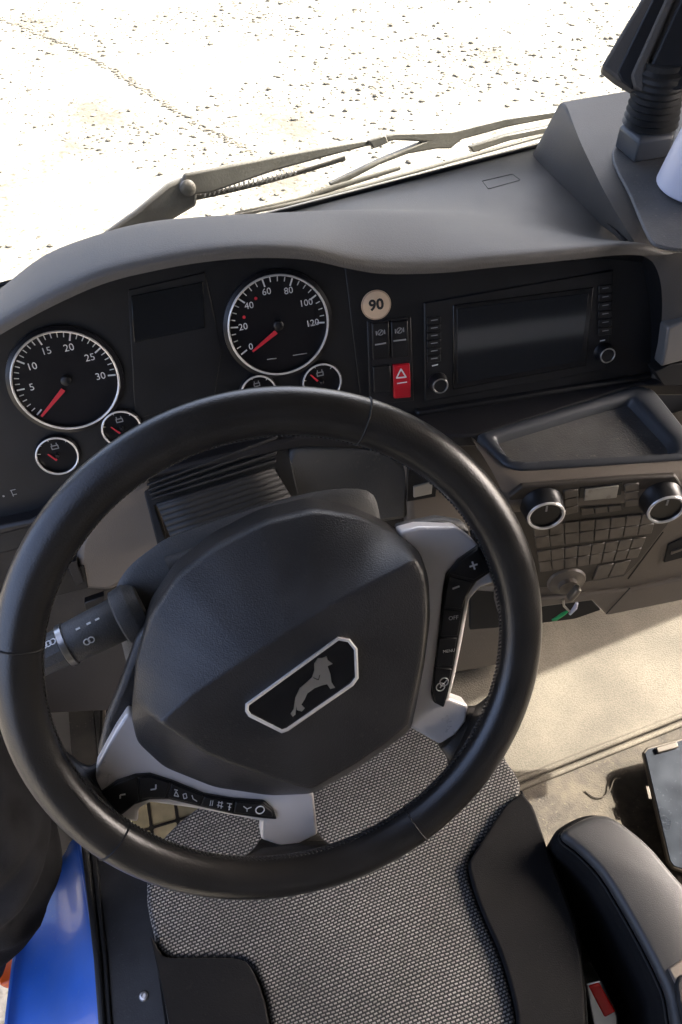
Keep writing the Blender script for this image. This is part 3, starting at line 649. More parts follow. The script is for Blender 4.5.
# ================================================================== STEERING WHEEL
whl = thing('steering_wheel', WC, 'black leather steering wheel with silver spokes and lion badge, turned left', 'steering wheel')
ex, ey, n = WH.frame()
RR, RAD, RAX = .218, .0190, .0165
loops = []
for i in range(144):
    a = 2*pi*i/144; d = ex*cos(a)+ey*sin(a)
    loops.append([WC+d*(RR+RAD*cos(b)*(1.0 if cos(b) > 0 else 1.06))+n*(RAX*sin(b)) for b in [2*pi*j/24 for j in range(24)]])
rim = MB().grid(loops, cu=True, cv=True).build('rim', M_LEATHER, whl)
def wang(px, py): p = WH.at(px, py)-WC; return atan2(p.dot(ey), p.dot(ex))
for px in ((367, 408), (15, 645), (412, 818), (118, 836)):
    a = wang(*px); d = ex*cos(a)+ey*sin(a)
    MB().tube([WC+d*(RR+(RAD+.0002)*cos(b)*(1.0 if cos(b) > 0 else 1.06))+n*((RAX+.0002)*sin(b)) for b in [2*pi*j/36 for j in range(36)]], .0009, 6, True).build('leather_seam', M_SHADE, rim)
# lacing along the inside of the rim
mb = MB()
for i in range(330):
    a = 2*pi*i/330; d = ex*cos(a)+ey*sin(a); t = n.cross(d); r = RR-RAD*1.06-.0002
    c = WC+d*r-n*.001; s_ = (t*.6+n*.8).normalized()
    mb.box(c, s_, d, s_.cross(d), .0052, .0014, .0014)
mb.build('stitching', M_THREAD, rim, smooth=False, kind='stuff')

def radial(pts, c, N):
    """resample a star-shaped outline at equal angles about c (points lie in a plane parallel to the wheel)"""
    dense = resample(pts, 600, True); L_ = sorted(((atan2((p-c).dot(ey), (p-c).dot(ex)), p) for p in dense), key=lambda t: t[0])
    out = []
    for k in range(N):
        a = -pi+2*pi*(k+.5)/N
        best = min(L_, key=lambda t: abs(t[0]-a)); out.append(best[1].copy())
    return out
hubO = [(137, 742), (131, 715), (136, 661), (150, 617), (176, 578), (216, 547), (265, 522), (315, 510), (360, 517), (397, 534), (419, 550), (428, 575), (430, 615), (424, 664), (411, 729), (384, 749), (355, 769), (312, 793), (269, 795), (214, 787), (164, 767)]
hubF = [(158, 722), (190, 694), (245, 658), (282, 634), (329, 604), (370, 582), (416, 558), (425, 578), (427, 615), (421, 664), (408, 725), (382, 746), (352, 766), (312, 789), (296, 786), (252, 771), (205, 753)]
N = 240
cF = WH.at(295, 690, .018); cO = WH.at(285, 665, -.045)
def soft(px, h, d=5):      # polygon with slightly rounded corners
    return relax(resample(poly(WH, px, h), 260, True), d)
LO2 = radial(soft(hubO, -.031, 4), WH.at(285, 665, -.031), N); LF = radial(soft(hubF, .018, 2), cF, N)
LO = [a-n*.014 for a in LO2]
cLF = sum(LF, V((0, 0, 0)))/N
hl = [LO, LO2, [a.lerp(b, .04)+n*.0015 for a, b in zip(LO2, LF)], [a.lerp(b, .5)+n*.0005 for a, b in zip(LO2, LF)], [a.lerp(b, .975) for a, b in zip(LO2, LF)], [a.lerp(cLF, .015)+n*.0006 for a in LF]]
ctr = sum(LF, V((0, 0, 0)))/N
hl += [[p.lerp(ctr, t)+n*(.0006+.003*t*(2-t)) for p in LF] for t in (.05, .3, .6, .9)]
hub = MB().loft([[a-n*.03 for a in LO]]+hl).build('hub_cover', M_HUB, whl, angle=60)

# badge
fo = [(245.4, 703.6), (337.8, 636.5), (349.9, 638.7), (357.6, 648.6), (358.7, 678.3), (353.2, 686), (288.3, 731), (281.7, 733.3), (248.7, 716.8), (245, 711.3)]
HB = .0238
cb = (302, 684)
def shrink(pts, k): return [(cb[0]+(x-cb[0])*k, cb[1]+(y-cb[1])*k) for x, y in pts]
def inset(pts, d):
    c_ = sum((V((x, y)) for x, y in pts), V((0, 0)))/len(pts); out = []
    for i in range(len(pts)):
        p, a, b = V(pts[i]), V(pts[i-1]), V(pts[(i+1) % len(pts)])
        e_1, e_2 = (p-a).normalized(), (b-p).normalized(); n1, n2 = V((-e_1.y, e_1.x)), V((-e_2.y, e_2.x)); m_ = (n1+n2)
        m_ = m_/max(.3, m_.length_squared)*2; q1 = p+m_*d; q2 = p-m_*d
        out.append(tuple(q1 if (q1-c_).length < (q2-c_).length else q2))
    return out
bs = [poly(WH, fo, HB-.006), poly(WH, fo, HB), poly(WH, inset(fo, 1.4), HB+.0018), poly(WH, inset(fo, 3.4), HB+.0014), poly(WH, inset(fo, 4.0), HB-.001)]
bf = MB().loft(bs, False, False).build('badge_frame', M_BADGE, whl, angle=60)
plate('badge_plate', WH, inset(fo, 3.2), HB+.0002, .006, M_PIANO, whl, bevel=0)
def zb(x, y): return (230+x/4.547, 620+y/4.547)
lion = [zb(*p) for p in ((384, 200), (400, 176), (420, 174), (440, 166), (445, 184), (466, 200), (444, 210), (456, 245), (462, 285), (478, 308), (456, 314), (442, 292), (416, 298), (385, 310), (352, 334), (340, 360), (324, 386), (340, 402), (326, 416), (304, 410), (303, 388), (300, 405), (298, 430), (285, 440), (276, 428), (290, 408), (298, 355), (318, 312), (350, 285), (374, 262), (384, 232))]
plate('lion_emblem', WH, lion, HB+.0012, .0012, M_CHROMED, whl, bevel=0, smooth=False)
mm = MB(); bar(WH, zb(378, 262), zb(402, 272), .0006, HB+.0012, mm); bar(WH, zb(402, 272), zb(408, 250), .0005, HB+.0012, mm); mm.build('emblem_line', M_PIANO, whl, smooth=False)

# spokes: silver plates with black key strips
spR = [(404, 542), (400, 532), (419, 527), (457, 527), (471, 537), (480, 547), (495, 583), (480, 588), (470, 600), (463, 640), (456, 675), (450, 699), (469, 706), (466, 722), (456, 735), (440, 745), (405, 725), (412, 698), (418, 662), (422, 615), (421, 580), (412, 556)]
spL = [(128, 712), (116, 730), (106, 748), (96, 768), (95, 783), (101, 796), (120, 820), (138, 823), (138, 810), (150, 803), (200, 810), (262, 822), (261, 840), (282, 847), (300, 844), (318, 835), (314, 796), (300, 780), (200, 765), (150, 730)]
for nm, pts in (('spoke', spR), ('spoke', spL)):
    plate(nm, WH, pts, -.034, .020, M_SILVER, whl, bevel=.003, bseg=3)
# dark backing behind the left spoke
plate('spoke_backing', WH, [(152, 618), (136, 640), (118, 690), (105, 722), (96, 760), (130, 760), (160, 720), (170, 650)], -.048, .02, M_HUB, whl, bevel=.006, bseg=3)
plate('spoke_backing', WH, [(396, 528), (440, 519), (466, 523), (473, 535), (420, 560)], -.048, .02, M_SHROUD, whl, bevel=.006, bseg=3)
# leather pads where the spokes run into the rim
def web(secs):
    """leather web that flows from a spoke end into the rim: sections given by two edge pixels, height and thickness"""
    rows_ = []
    for (a, b, h, th) in secs:
        A_, B2 = WH.at(*a, h), WH.at(*b, h); c_ = (A_+B2)/2; e_ = (A_-B2)/2; lp = []
        for k in range(28):
            t = 2*pi*k/28; ct, st_ = cos(t), sin(t)
            lp.append(c_+e_*(abs(ct)**.7*(1 if ct > 0 else -1))+n*(abs(st_)**.8*(1 if st_ > 0 else -1)*th/2))
        rows_.append(lp)
    return MB().loft(fine(rows_, 5)).build('rim_web', M_LEATHER, whl, angle=70)
web([((470, 531), (494, 584), -.047, .016), ((479, 517), (502, 596), -.034, .020), ((491, 500), (514, 612), -.014, .026), ((497, 490), (525, 628), -.001, .028)])
web([((468, 707), (439, 747), -.047, .016), ((480, 705), (448, 762), -.034, .020), ((497, 692), (447, 785), -.014, .026), ((512, 682), (438, 805), -.001, .028)])
web([((97, 762), (121, 821), -.047, .016), ((84, 766), (124, 834), -.034, .020), ((55, 745), (136, 846), -.014, .026), ((30, 728), (140, 860), -.001, .028)])
web([((260, 841), (320, 835), -.047, .016), ((254, 850), (328, 844), -.034, .020), ((243, 860), (343, 851), -.014, .024), ((228, 873), (362, 860), -.001, .026)])
# key strips
kR = [(479, 546), (459, 560), (447, 575), (444, 592), (439, 644), (432, 694), (434, 703), (444, 708), (447, 699), (454, 669), (462, 625), (467, 597), (477, 582), (493, 571)]
kL = [(100, 794), (117, 782), (135, 776), (150, 775), (172, 782), (204, 795), (234, 800), (264, 802), (274, 811), (277, 820), (264, 819), (234, 815), (199, 807), (169, 800), (150, 800), (135, 805), (120, 817)]
HK = -.030
sR = plate('key_strip', WH, kR, HK, .010, M_BTN, whl, bevel=.0015, bseg=2)
sL = plate('key_strip', WH, kL, HK, .010, M_BTN, whl, bevel=.0015, bseg=2)
def wkey(strip, px): return plate('wheel_key', WH, px, HK+.0014, .004, M_BTN, strip, bevel=.0009, bseg=2)
kk = [wkey(sR, p) for p in ([(478, 549), (461, 562), (450, 574), (474, 580), (491, 570)], [(449, 576), (446, 592), (444, 607), (462, 609), (466, 597), (473, 582)], [(443, 609), (440, 636), (458, 636), (462, 611)], [(439, 638), (436, 666), (453, 666), (457, 638)], [(435, 668), (433, 693), (436, 703), (444, 705), (452, 669)])]
kl = [wkey(sL, p) for p in ([(102, 795), (118, 784), (136, 778), (139, 801), (120, 815)], [(138, 778), (150, 777), (170, 783), (165, 798), (150, 798), (141, 800)], [(172, 784), (203, 796), (199, 805), (168, 798)], [(205, 797), (234, 802), (232, 813), (201, 806)], [(236, 802), (262, 804), (272, 812), (273, 817), (234, 813)])]
HP = HK+.0017
def mark(strokes, parent, wd=.0016):
    mm = MB()
    cx_ = sum(p[0] for t in strokes for p in t)/(2*len(strokes)); cy_ = sum(p[1] for t in strokes for p in t)/(2*len(strokes))
    k_ = .88
    for a, b in strokes: bar(WH, (cx_+(a[0]-cx_)*(1 if len(strokes) > 4 else k_), cy_+(a[1]-cy_)*k_), (cx_+(b[0]-cx_)*(1 if len(strokes) > 4 else k_), cy_+(b[1]-cy_)*k_), wd, HP, mm)
    mm.build('key_symbol', M_WHITE, parent, smooth=False)
mark([((469, 567), (478, 564)), ((472, 561), (475, 570))], kk[0])
mark([((452, 589), (460, 586))], kk[1], .0018)
def wtext(s, px, size, parent, a):
    d = (WH.at(px[0]+10*cos(a), px[1]-10*sin(a))-WH.at(*px)).normalized()
    MB().text(s, WH.at(*px, HP), d, n.cross(d), size, n, 0).build('key_symbol', M_WHITE, parent, smooth=False)
wtext('OFF', (453.5, 618), .0056, kk[2], radians(8)); wtext('MENU', (449, 651), .0044, kk[3], radians(8))
mm = MB()
for c in ((444, 682), (440.5, 687)): mm.ring(WH.at(*c, HP), (ex, ey, n), .0042, .0006, 0, 18, 5)
bar(WH, (440, 688), (447, 680), .001, HP, mm); mm.build('key_symbol', M_WHITE, kk[4], smooth=False)
mark([((120, 799), (120, 795)), ((120, 795), (126, 794))], kl[0], .0014)
mark([((150, 790), (156, 789)), ((156, 789), (156, 784))], kl[1], .0014)
mark([((174, 796), (179, 797)), ((176, 791), (174, 796)), ((176, 791), (179, 797)), ((174, 789), (178, 790))], kl[2], .0008)
mark([((183, 794), (186, 793)), ((186, 793), (187, 798)), ((187, 798), (184, 799)), ((184, 799), (183, 794)), ((192, 795), (193, 799)), ((193, 799), (197, 802))], kl[2], .0008)
mark([((211, 800), (210, 806)), ((213, 800), (212, 806)), ((218, 802), (223, 803)), ((217, 805), (223, 807)), ((219, 801), (218, 808)), ((222, 801), (221, 809)), ((227, 803), (232, 804)), ((228, 807), (231, 808)), ((230, 803), (229, 811))], kl[3], .0007)
mark([((243, 806), (247, 809)), ((247, 809), (252, 807)), ((247, 809), (247, 812))], kl[4], .0008)
MB().ring(WH.at(260, 810, HP), (ex, ey, n), .0040, .0006, 0, 16, 5).build('key_symbol', M_WHITE, kl[4], smooth=False)

# ================================================================== STEERING COLUMN
colm = thing('steering_column', WC-n*.12, 'grey plastic steering column shroud with ribbed gaiter behind the wheel', 'steering column')
s0 = [(112, 594), (128, 566), (150, 549), (167, 538), (230, 516), (288, 498), (330, 489), (366, 488), (379, 498), (384, 540), (380, 640), (330, 720), (200, 740), (140, 700), (118, 640)]
L0 = relax(radial(crom(poly(WH, s0, -.100), 4, True), WH.at(255, 610, -.100), 120), 1)
c0 = sum(L0, V((0, 0, 0)))/120
def scl(loop, k, dz): return [c0+(p-c0)*k-n*dz for p in loop]
MB().loft([scl(L0, .70, .06), scl(L0, .88, .030), scl(L0, .97, .012), scl(L0, .985, .004), scl(L0, .94, 0), scl(L0, .6, -.006)]).build('shroud', M_SHROUD, colm, angle=60)
# pointed relief on the shroud
sp = [WH.at(169, 566, -.096), WH.at(200, 552, -.096), WH.at(244, 534, -.098)]
MB().tube(crom(sp, 6), [.010, .0095, .0088, .008, .0072, .0065, .0058, .0050, .0042, .0034, .0026, .0016, .0006], 12).build('shroud_relief', M_SHROUD, colm)
# gaiter: fine ribbed panel and dark louvres above it
G = PL(KP.at(215, 505)+KP.n*.03, (0, -.80, .60))
gq = [(156, 503), (273, 467), (293, 500), (172, 540)]
rowsg = []
for i in range(43):
    v = i/42; rowsg.append([G.at(*lerp2(gq, u, v), .0022*(math.cos(v*2*pi*7))) for u in (0, .25, .5, .75, 1)])
MB().grid(rowsg).build('ribbed_gaiter', M_RUBBER, colm, solid=.004, angle=180)
lq = [(146, 484), (278, 434), (276, 466), (152, 502)]
for k in range(4):
    v0, v1 = k/4+.03, (k+.62)/4
    plate('louvre', G, [lerp2(lq, 0, v0), lerp2(lq, 1, v0), lerp2(lq, 1, v1), lerp2(lq, 0, v1)], .006-.002*k, .008, M_RUBBER, colm, bevel=.0018)
plate('louvre_frame', G, [(140, 478), (284, 428), (300, 500), (290, 506), (276, 470), (155, 506), (168, 545), (158, 548)], -.010, .02, M_SHADE, colm, bevel=.002)

# ---- stalk
stl = thing('column_stalk', WH.at(118, 622, -.10), 'thick grey light stalk with white symbols left of the wheel hub', 'stalk')
sA, sB = WH.at(133, 612, -.085), WH.at(28, 664, -.075); ax = (sB-sA).normalized()
def al(t): return sA.lerp(sB, t)
up_ = (n - ax*n.dot(ax)).normalized()
MB().tube([al(-.10), al(-.02), al(.0), al(.12), al(.14)], [.022, .027, .028, .026, .022], 28).build('collar', M_SHROUD, stl, angle=50)
body = MB().tube([al(.10), al(.12), al(.30), al(.62), al(.66)], [.019, .0208, .0205, .0192, .018], 32).build('barrel', M_SHROUD, stl, angle=50)
MB().tube([al(.60), al(.61), al(.66), al(.67)], [.0190, .0205, .0202, .0188], 32).build('ring', M_CHROMED, body, angle=50)
MB().tube([al(.66), al(.68), al(.96), al(1.0)], [.0165, .0178, .0170, .014], 12).build('twist_knob', M_SHROUD, stl, angle=20)
sdv = ax.cross(up_)
def onst(t, th, r): return al(t)+(up_*cos(th)+sdv*sin(th))*r
mm = MB()
for t, th in ((.44, .05), (.40, .05)): mm.ring(onst(t, th, .0206), (ax, sdv*cos(th)-up_*sin(th), up_*cos(th)+sdv*sin(th)), .0026, .0006, 0, 14, 5)
for t in (.46, .36, .28):
    for sg in (1,):
        f_ = (ax, sdv, up_); th = .75
        mm.box(onst(t, th, .0206), ax, sdv*cos(th)-up_*sin(th), up_*cos(th)+sdv*sin(th), .004, .0018, .0006)
for t in (.70, .74, .78): mm.ring(onst(t, .8, .0178), (ax, sdv*cos(.8)-up_*sin(.8), up_*cos(.8)+sdv*sin(.8)), .0026, .0006, 0, 14, 5)
mm.build('symbols', M_WHITE, body, smooth=False)

# ================================================================== WIPERS outside the glass
WS = PL((.1, .672, 2.22), (.12, -1, .22))
def wiper_arm(pts, rad, flat=.6): return MB().tube(crom([WS.at(x, y, h) for x, y, h in pts], 5), [r for r in interp(rad, (len(pts)-1)*5+1)], 12, flat=flat, upv=WS.n)
def interp(v, N):
    out = []
    for i in range(N):
        s = i/(N-1)*(len(v)-1); k = min(int(s), len(v)-2); out.append(v[k]*(1-(s-k))+v[k+1]*(s-k))
    return out
w1 = thing('windscreen_wiper', WS.at(185, 195, -.04), 'black wiper arm in painted sunlit grey with coil spring, pivoting at the left', 'wiper', 'wipers outside the windscreen')
plate('root_arm', WS, [(66, 262), (137, 211), (168, 185), (183, 178), (197, 188), (197, 206), (168, 223), (104, 264)], -.022, .014, M_WIPER, w1, bevel=.004, bseg=2)
MB().lathe(WS.at(187, 187, -.022), WS.frame(), [(.0105, -.012), (.0105, .008), (.008, .011), (.004, .012), (0, .012)], 20).build('pivot_cap', M_WIPER, w1)
plate('arm', WS, [(185, 174), (245, 162), (300, 151), (360, 140.5), (388, 137), (388, 142), (364, 147.5), (320, 159), (276, 171), (212, 193), (190, 196), (179, 188)], -.018, .010, M_WIPER, w1, bevel=.003, bseg=2)
pts = []
for i in range(240):
    t = i/239; c = WS.at(200+95*t, 194-23*t, -.033); a = 2*pi*20*t; pts.append(c+(WS.n*cos(a)+WS.ey*sin(a))*.0042)
MB().tube(pts, .0010, 6).build('coil_spring', M_CHROMED, w1)
wiper_arm([(186, 198, -.035), (240, 188, -.034), (300, 172, -.034), (345, 158, -.033)], [.006, .0035, .0035, .004]).build('spring_guide', M_WIPER, w1)
plate('hook', WS, [(368, 141), (386, 134.5), (389, 143), (374, 149)], -.014, .012, M_WIPER, w1, bevel=.002)
w2 = thing('windscreen_wiper', WS.at(460, 140, -.02), 'wiper blade carrier in painted sunlit grey with thin rubber, lying along the windscreen foot', 'wiper', 'wipers outside the windscreen')
plate('carrier', WS, [(330, 184), (380, 160), (409, 148), (424, 142), (395, 140.5), (386, 143), (386, 136), (396, 133), (424, 132.4), (453, 131), (506, 118), (575, 108), (575, 114), (509, 127), (462, 140), (451, 149), (438, 149), (409, 154), (380, 165), (334, 189)], -.016, .012, M_WIPER, w2, bevel=.0025, bseg=2)
plate('carrier_claw', WS, [(470, 147), (506, 135), (575, 121), (575, 127), (510, 141), (474, 153)], -.012, .010, M_WIPER, w2, bevel=.002)
wiper_arm([(235, 214, -.015), (300, 199, -.015), (330, 189, -.015), (400, 168, -.013)], [.003, .003, .0045, .003]).build('carrier_end', M_WIPER, w2)
wiper_arm([(225, 218, -.012), (320, 197, -.012), (420, 170, -.012), (550, 134, -.012)], [.0025]*4, flat=1.2).build('rubber', M_WIPER, w2)
wiper_arm([(255, 216, -.008), (340, 194, -.008), (440, 168, -.008), (550, 139, -.008)], [.0016]*4, flat=1.4).build('rubber_lip', M_CHROMED, w2)

# ================================================================== THINGS ON THE POD
dv = thing('bellows_mount_device', V((.575, .47, 2.283)), 'dark ribbed device on a rubber bellows mount at windscreen edge', 'mounted device')
bz = PL((.57, .48, 2.283), (0, 0, 1))
bp_ = [bz.at(615, 147), bz.at(634, 163), bz.at(668, 157), bz.at(672, 146), bz.at(655, 132), bz.at(622, 136)]
MB().loft([bp_, [p+V((0, 0, .024)) for p in bp_], [p.lerp(sum(bp_, V((0, 0, 0)))/6, .12)+V((0, 0, .028)) for p in bp_]]).build('base', M_TRAYRIM, dv, bevel=.002)
cb0 = sum(bp_, V((0, 0, 0)))/6+V((0, 0, .026)); cb1 = cb0 + V((-.002, .0, .066))
fr = ((V((1, 0, 0)), V((0, 1, 0)), (cb1-cb0).normalized()))
prof = []
for i in range(9):
    h = .066*i/9; prof += [(.026, h), (.033-.0008*i, h+.0036)]
prof += [(.022, .066), (.022, .072)]
MB().lathe(cb0, fr, prof, 28).build('bellows', M_RUBBER, dv, angle=20)
DV = PL(cb1+V((.02, -.006, .012)), (-.45, -.75, .45))
plate('body', DV, [(601, 67), (641, 0), (668, -45), (760, -60), (760, 60), (700, 86), (663, 95), (634, 90), (617, 80)], 0, .05, M_POD, dv, bevel=.004, bseg=3)
plate('body_rib', DV, [(622, 82), (617, 72), (662, -20), (680, -20), (634, 72), (633, 90)], .005, .012, M_BLACK, dv, bevel=.002)
plate('body_rib', DV, [(634, 88), (631, 75), (674, -20), (684, -20), (646, 68), (644, 92)], .010, .016, M_POD, dv, bevel=.003)
plate('body_face', DV, [(646, 90), (650, 66), (690, -20), (760, -20), (760, 70), (700, 84), (664, 93)], .012, .016, M_BLACK, dv, bevel=.003)
tag(MB().lathe(onZ(703, 185, 2.284), (V((1, 0, 0)), V((0, 1, 0)), V((.02, .0, 1)).normalized()), [(.050, 0), (.052, .002), (.047, .03), (.041, .06), (.038, .072), (0, .073)], 40).build('cup', M_CUP), 'white plastic cup standing on the pod at the right edge', 'cup')
tag(MB().lathe(onZ(688, 142, 2.284), (V((1, 0, 0)), V((0, 1, 0)), V((0, 0, 1))), [(.010, 0), (.011, .004), (.011, .016), (.009, .021), (0, .022)], 20).build('bottle_cap', M_TEAL), 'small teal bottle cap beside the bellows mount', 'cap')

# ================================================================== FLOOR, TUNNEL, MATS
tz = PL((.5, .1, Z_MAT), (0, 0, 1))
ne = [tz.at(470, 797), tz.at(530, 775), tz.at(606, 745), tz.at(682, 715)]
nl = (ne[3]-ne[1]); lft = ne[1]-nl*.55; rgt = ne[1]+nl*4
lft.z = rgt.z = Z_MAT
tun = thing('engine_tunnel', (.6, .1, Z_FLOOR), 'engine tunnel between the seats under a beige woven cover', 'tunnel cover')
top = [V((lft.x, lft.y, Z_MAT)), V((rgt.x, rgt.y, Z_MAT)), V((rgt.x, .66, Z_MAT)), V((.17, .66, Z_MAT)), V((.17, .25, Z_MAT))]
MB().prism(ccw(top, V((0, 0, 1))), V((0, 0, -.02))).build('woven_cover', M_MAT, tun, bevel=.004)
MB().tube([lft+V((0, 0, -.001)), rgt+V((0, 0, -.001))], .0045, 10).build('edge_piping', M_MAT, tun)
MB().tube([lft+V((0, -.011, -.005)), rgt+V((0, -.011, -.005))], .0040, 10).build('edge_piping', M_MAT, tun)
car = [V((.17, -.9, Z_MAT-.014)), V((1.3, -.9, Z_MAT-.014)), V((1.3, .30, Z_MAT-.030)), V((.17, .12, Z_MAT-.030))]
MB().prism(ccw([V((.17, -.9, Z_MAT-.008)), V((1.3, -.9, Z_MAT-.008)), V((1.3, .5, Z_MAT-.008)), V((.17, .5, Z_MAT-.008))], V((0, 0, 1))), V((0, 0, -.246))).build('carpet', M_CARPET, tun, bevel=.006)
# loose thread
tag(MB().tube(crom([tz.at(585, 791, -.0065), tz.at(594, 797, -.006), tz.at(603, 797, -.005), tz.at(610, 790, -.003), tz.at(614, 780, .0), tz.at(620, 778, .004)], 6), .0009, 6).build('loose_thread', M_BRASS), 'short curled thread lying on the dusty carpet', 'thread')

# ribbed rubber mat in the footwell
fm = thing('footwell_mat', (-.2, .2, Z_FLOOR), 'footwell mat with raised tiles, sunlight painted into their pale colour, seen through the wheel', 'floor mat')
MB().box(V((-.13, .25, Z_FLOOR+.004)), V((1, 0, 0)), V((0, 1, 0)), V((0, 0, 1)), .40, .5, .006).build('base', M_FLOOR, fm, bevel=.002)
for i in range(8):
    for j in range(6):
        MB().box(V((-.30+.048*i, .07+.062*j, Z_FLOOR+.010)), V((1, 0, 0)), V((0, 1, 0)), V((0, 0, 1)), .042, .056, .006).build('tile', M_TILE, fm, bevel=.002, bseg=1)
# pedals
pd = thing('brake_pedal', (-.12, .40, Z_FLOOR), 'dark ribbed pedal in the shadow left of the column', 'pedal')
PP = PL(V((-.20, .40, 1.52)), (0, -.75, .66))
ppx = [(100, 700), (128, 690), (126, 760), (98, 770)]
plate('pedal_pad', PP, ppx, 0, .012, M_RUBBER, pd, bevel=.003)
for k in range(4): plate('pedal_rib', PP, [lerp2(ppx, .1+.22*k, .06), lerp2(ppx, .22+.22*k, .06), lerp2(ppx, .22+.22*k, .94), lerp2(ppx, .1+.22*k, .94)], .004, .006, M_LOWER, pd, bevel=.001)
MB().tube([PP.at(112, 700, -.01), PP.at(118, 650, -.02), KP.at(122, 620, -.04)], .010, 10).build('pedal_arm', M_SHADE, pd)

# ================================================================== DRIVER SEAT
sz = PL((0, -.1, Z_SEAT), (0, 0, 1))
seat = thing('driver_seat', (.03, -.3, Z_FLOOR), 'driver seat cushion in black and white woven cloth with black vinyl sides', 'seat')
fab = [(146, 888), (152, 930), (160, 950), (172, 956), (238, 956), (254, 968), (266, 1000), (274, 1040), (300, 1120), (480, 1120), (516, 1040), (503, 965), (480, 910), (468, 872), (472, 852), (521, 793), (508, 763), (494, 738), (472, 722), (420, 712), (330, 735), (230, 785), (160, 840)]
blt = [(150, 936), (160, 953), (172, 958), (236, 958), (252, 970), (264, 1001), (272, 1040), (300, 1125), (190, 1125), (170, 1030), (160, 980)]
brt = [(522, 792), (474, 853), (470, 872), (482, 910), (505, 965), (518, 1040), (482, 1125), (610, 1125), (588, 1040), (584, 985), (577, 930), (553, 865)]
def cushion(name, px, h, t, material, bev, sm=3):
    pts = ccw(resample(crom(poly(sz, px, h), sm, True), 90, True), V((0, 0, 1)))
    return MB().prism(pts, V((0, 0, -t))).build(name, material, seat, bevel=bev, bseg=5, angle=60)
cushion('seat_cloth', fab, 0, .12, M_WEAVE, .006)
cushion('side_bolster', blt, .008, .13, M_VINYL, .008, 2)
cushion('side_bolster', brt, .010, .15, M_VINYL, .008, 3)
MB().tube([sz.at(x, y, .004) for x, y in ((521, 791), (553, 865), (577, 930), (584, 985), (588, 1040))], .0016, 8).build('piping', M_VINYL, seat)
MB().box(V((.03, -.25, 1.46)), V((1, 0, 0)), V((0, 1, 0)), V((0, 0, 1)), .36, .34, .30).build('seat_base', M_SHADE, seat, bevel=.02)

# buckle
bk = thing('seat_belt_buckle', onZ(600, 1000, 1.66), 'seat belt buckle with bright red release button beside the seat', 'buckle')
BKP = PL(onZ(600, 1000, 1.70), (-.15, -.55, .82))
plate('housing', BKP, [(585, 985), (602, 981), (619, 1016), (619, 1060), (600, 1064), (590, 1014)], 0, .05, M_CHROMED, bk, bevel=.003, bseg=3)
plate('release_button', BKP, [(589, 987), (600, 984), (616, 1012), (605, 1018)], .003, .010, M_BUCKLE, bk, bevel=.002, bseg=3)
MB().prism(ccw(poly(BKP, [(586, 990), (618, 1020), (640, 1100), (590, 1100)], -.03), BKP.n), -BKP.n*.02).build('strap', M_CLOTH, bk, bevel=.002)

# ================================================================== CONSOLE BOX WITH LID
az = PL((.4, -.2, 1.78), (0, 0, 1))
arm = thing('armrest_box', (.45, -.2, Z_MAT), 'dark grey storage box with rounded padded lid between the seats', 'storage box')
lid = [(560, 834), (574, 822), (592, 814), (609, 814), (627, 825), (650, 844), (673, 871), (700, 905), (760, 1010), (800, 1120), (700, 1120), (673, 1024), (669, 997), (654, 963), (632, 922), (607, 880), (596, 866), (578, 848)]
pts = ccw(resample(crom(poly(az, lid), 4, True), 140, True), V((0, 0, 1)))
def ins2(pts, d, dz):
    N_ = len(pts); o_ = []
    for i in range(N_):
        tt = (pts[(i+2) % N_]-pts[i-2]).normalized(); o_.append(pts[i]+V((-tt.y, tt.x, 0))*d+V((0, 0, dz)))
    return relax(o_, 2)
MB().loft([ins2(pts, .003, -.016), ins2(pts, 0, -.012), ins2(pts, .001, -.006), ins2(pts, .004, -.0015), ins2(pts, .008, 0)]).build('lid', M_LID, arm, angle=60)
MB().loft([ins2(pts, .002, -.25), ins2(pts, -.010, -.12), ins2(pts, -.008, -.03), ins2(pts, -.004, -.020), ins2(pts, .004, -.018)]).build('box_body', M_VINYL, arm, angle=60)
MB().tube(ins2(pts, -.001, -.0170), .0016, 8, True).build('lid_rim', M_SHADE, arm)
plate('latch_recess', az, [(668, 968), (690, 955), (720, 1000), (730, 1060), (690, 1060), (684, 1000)], .003, .006, M_LOWER, arm, bevel=.002)
plate('latch_button', az, [(676, 984), (690, 975), (715, 1010), (715, 1040), (690, 1040)], .008, .010, M_SHADE, arm, smooth_outline=3, bevel=.003)

# ================================================================== PHONE-LIKE DEVICE
phz = PL(onZ(665, 800, Z_MAT+.028), (-.02, -.10, 1))
ph = thing('tablet', onZ(665, 800, Z_MAT-.01), 'dusty dark glass tablet with worn metal edge lying on the carpet', 'tablet')
fpx = [(643, 752), (647, 747), (700, 733), (760, 860), (690, 874), (673, 868), (668, 862)]
plate('body', phz, fpx, 0, .010, M_BRASS, ph, bevel=.002, bseg=3)
plate('glass', phz, [(645, 753), (648.5, 749), (700, 735.5), (757, 857), (690, 871.5), (674, 866), (670, 860.5)], .0012, .004, M_PHONE, ph, bevel=.0008)
plate('side_key', phz, [(645.5, 786), (649, 786), (652, 799), (648.5, 799)], -.001, .006, M_BRASS, ph, bevel=.0008)
plate('clip', phz, [(656, 747), (677, 741), (679, 747), (658, 753)], .006, .008, M_BRASS, ph, bevel=.0015)
MB().box(phz.at(690, 800, -.020)+V((.02, 0, 0)), V((1, 0, 0)), V((0, 1, 0)), V((0, 0, 1)), .05, .05, .022).build('foot', M_SHADE, ph, bevel=.003)

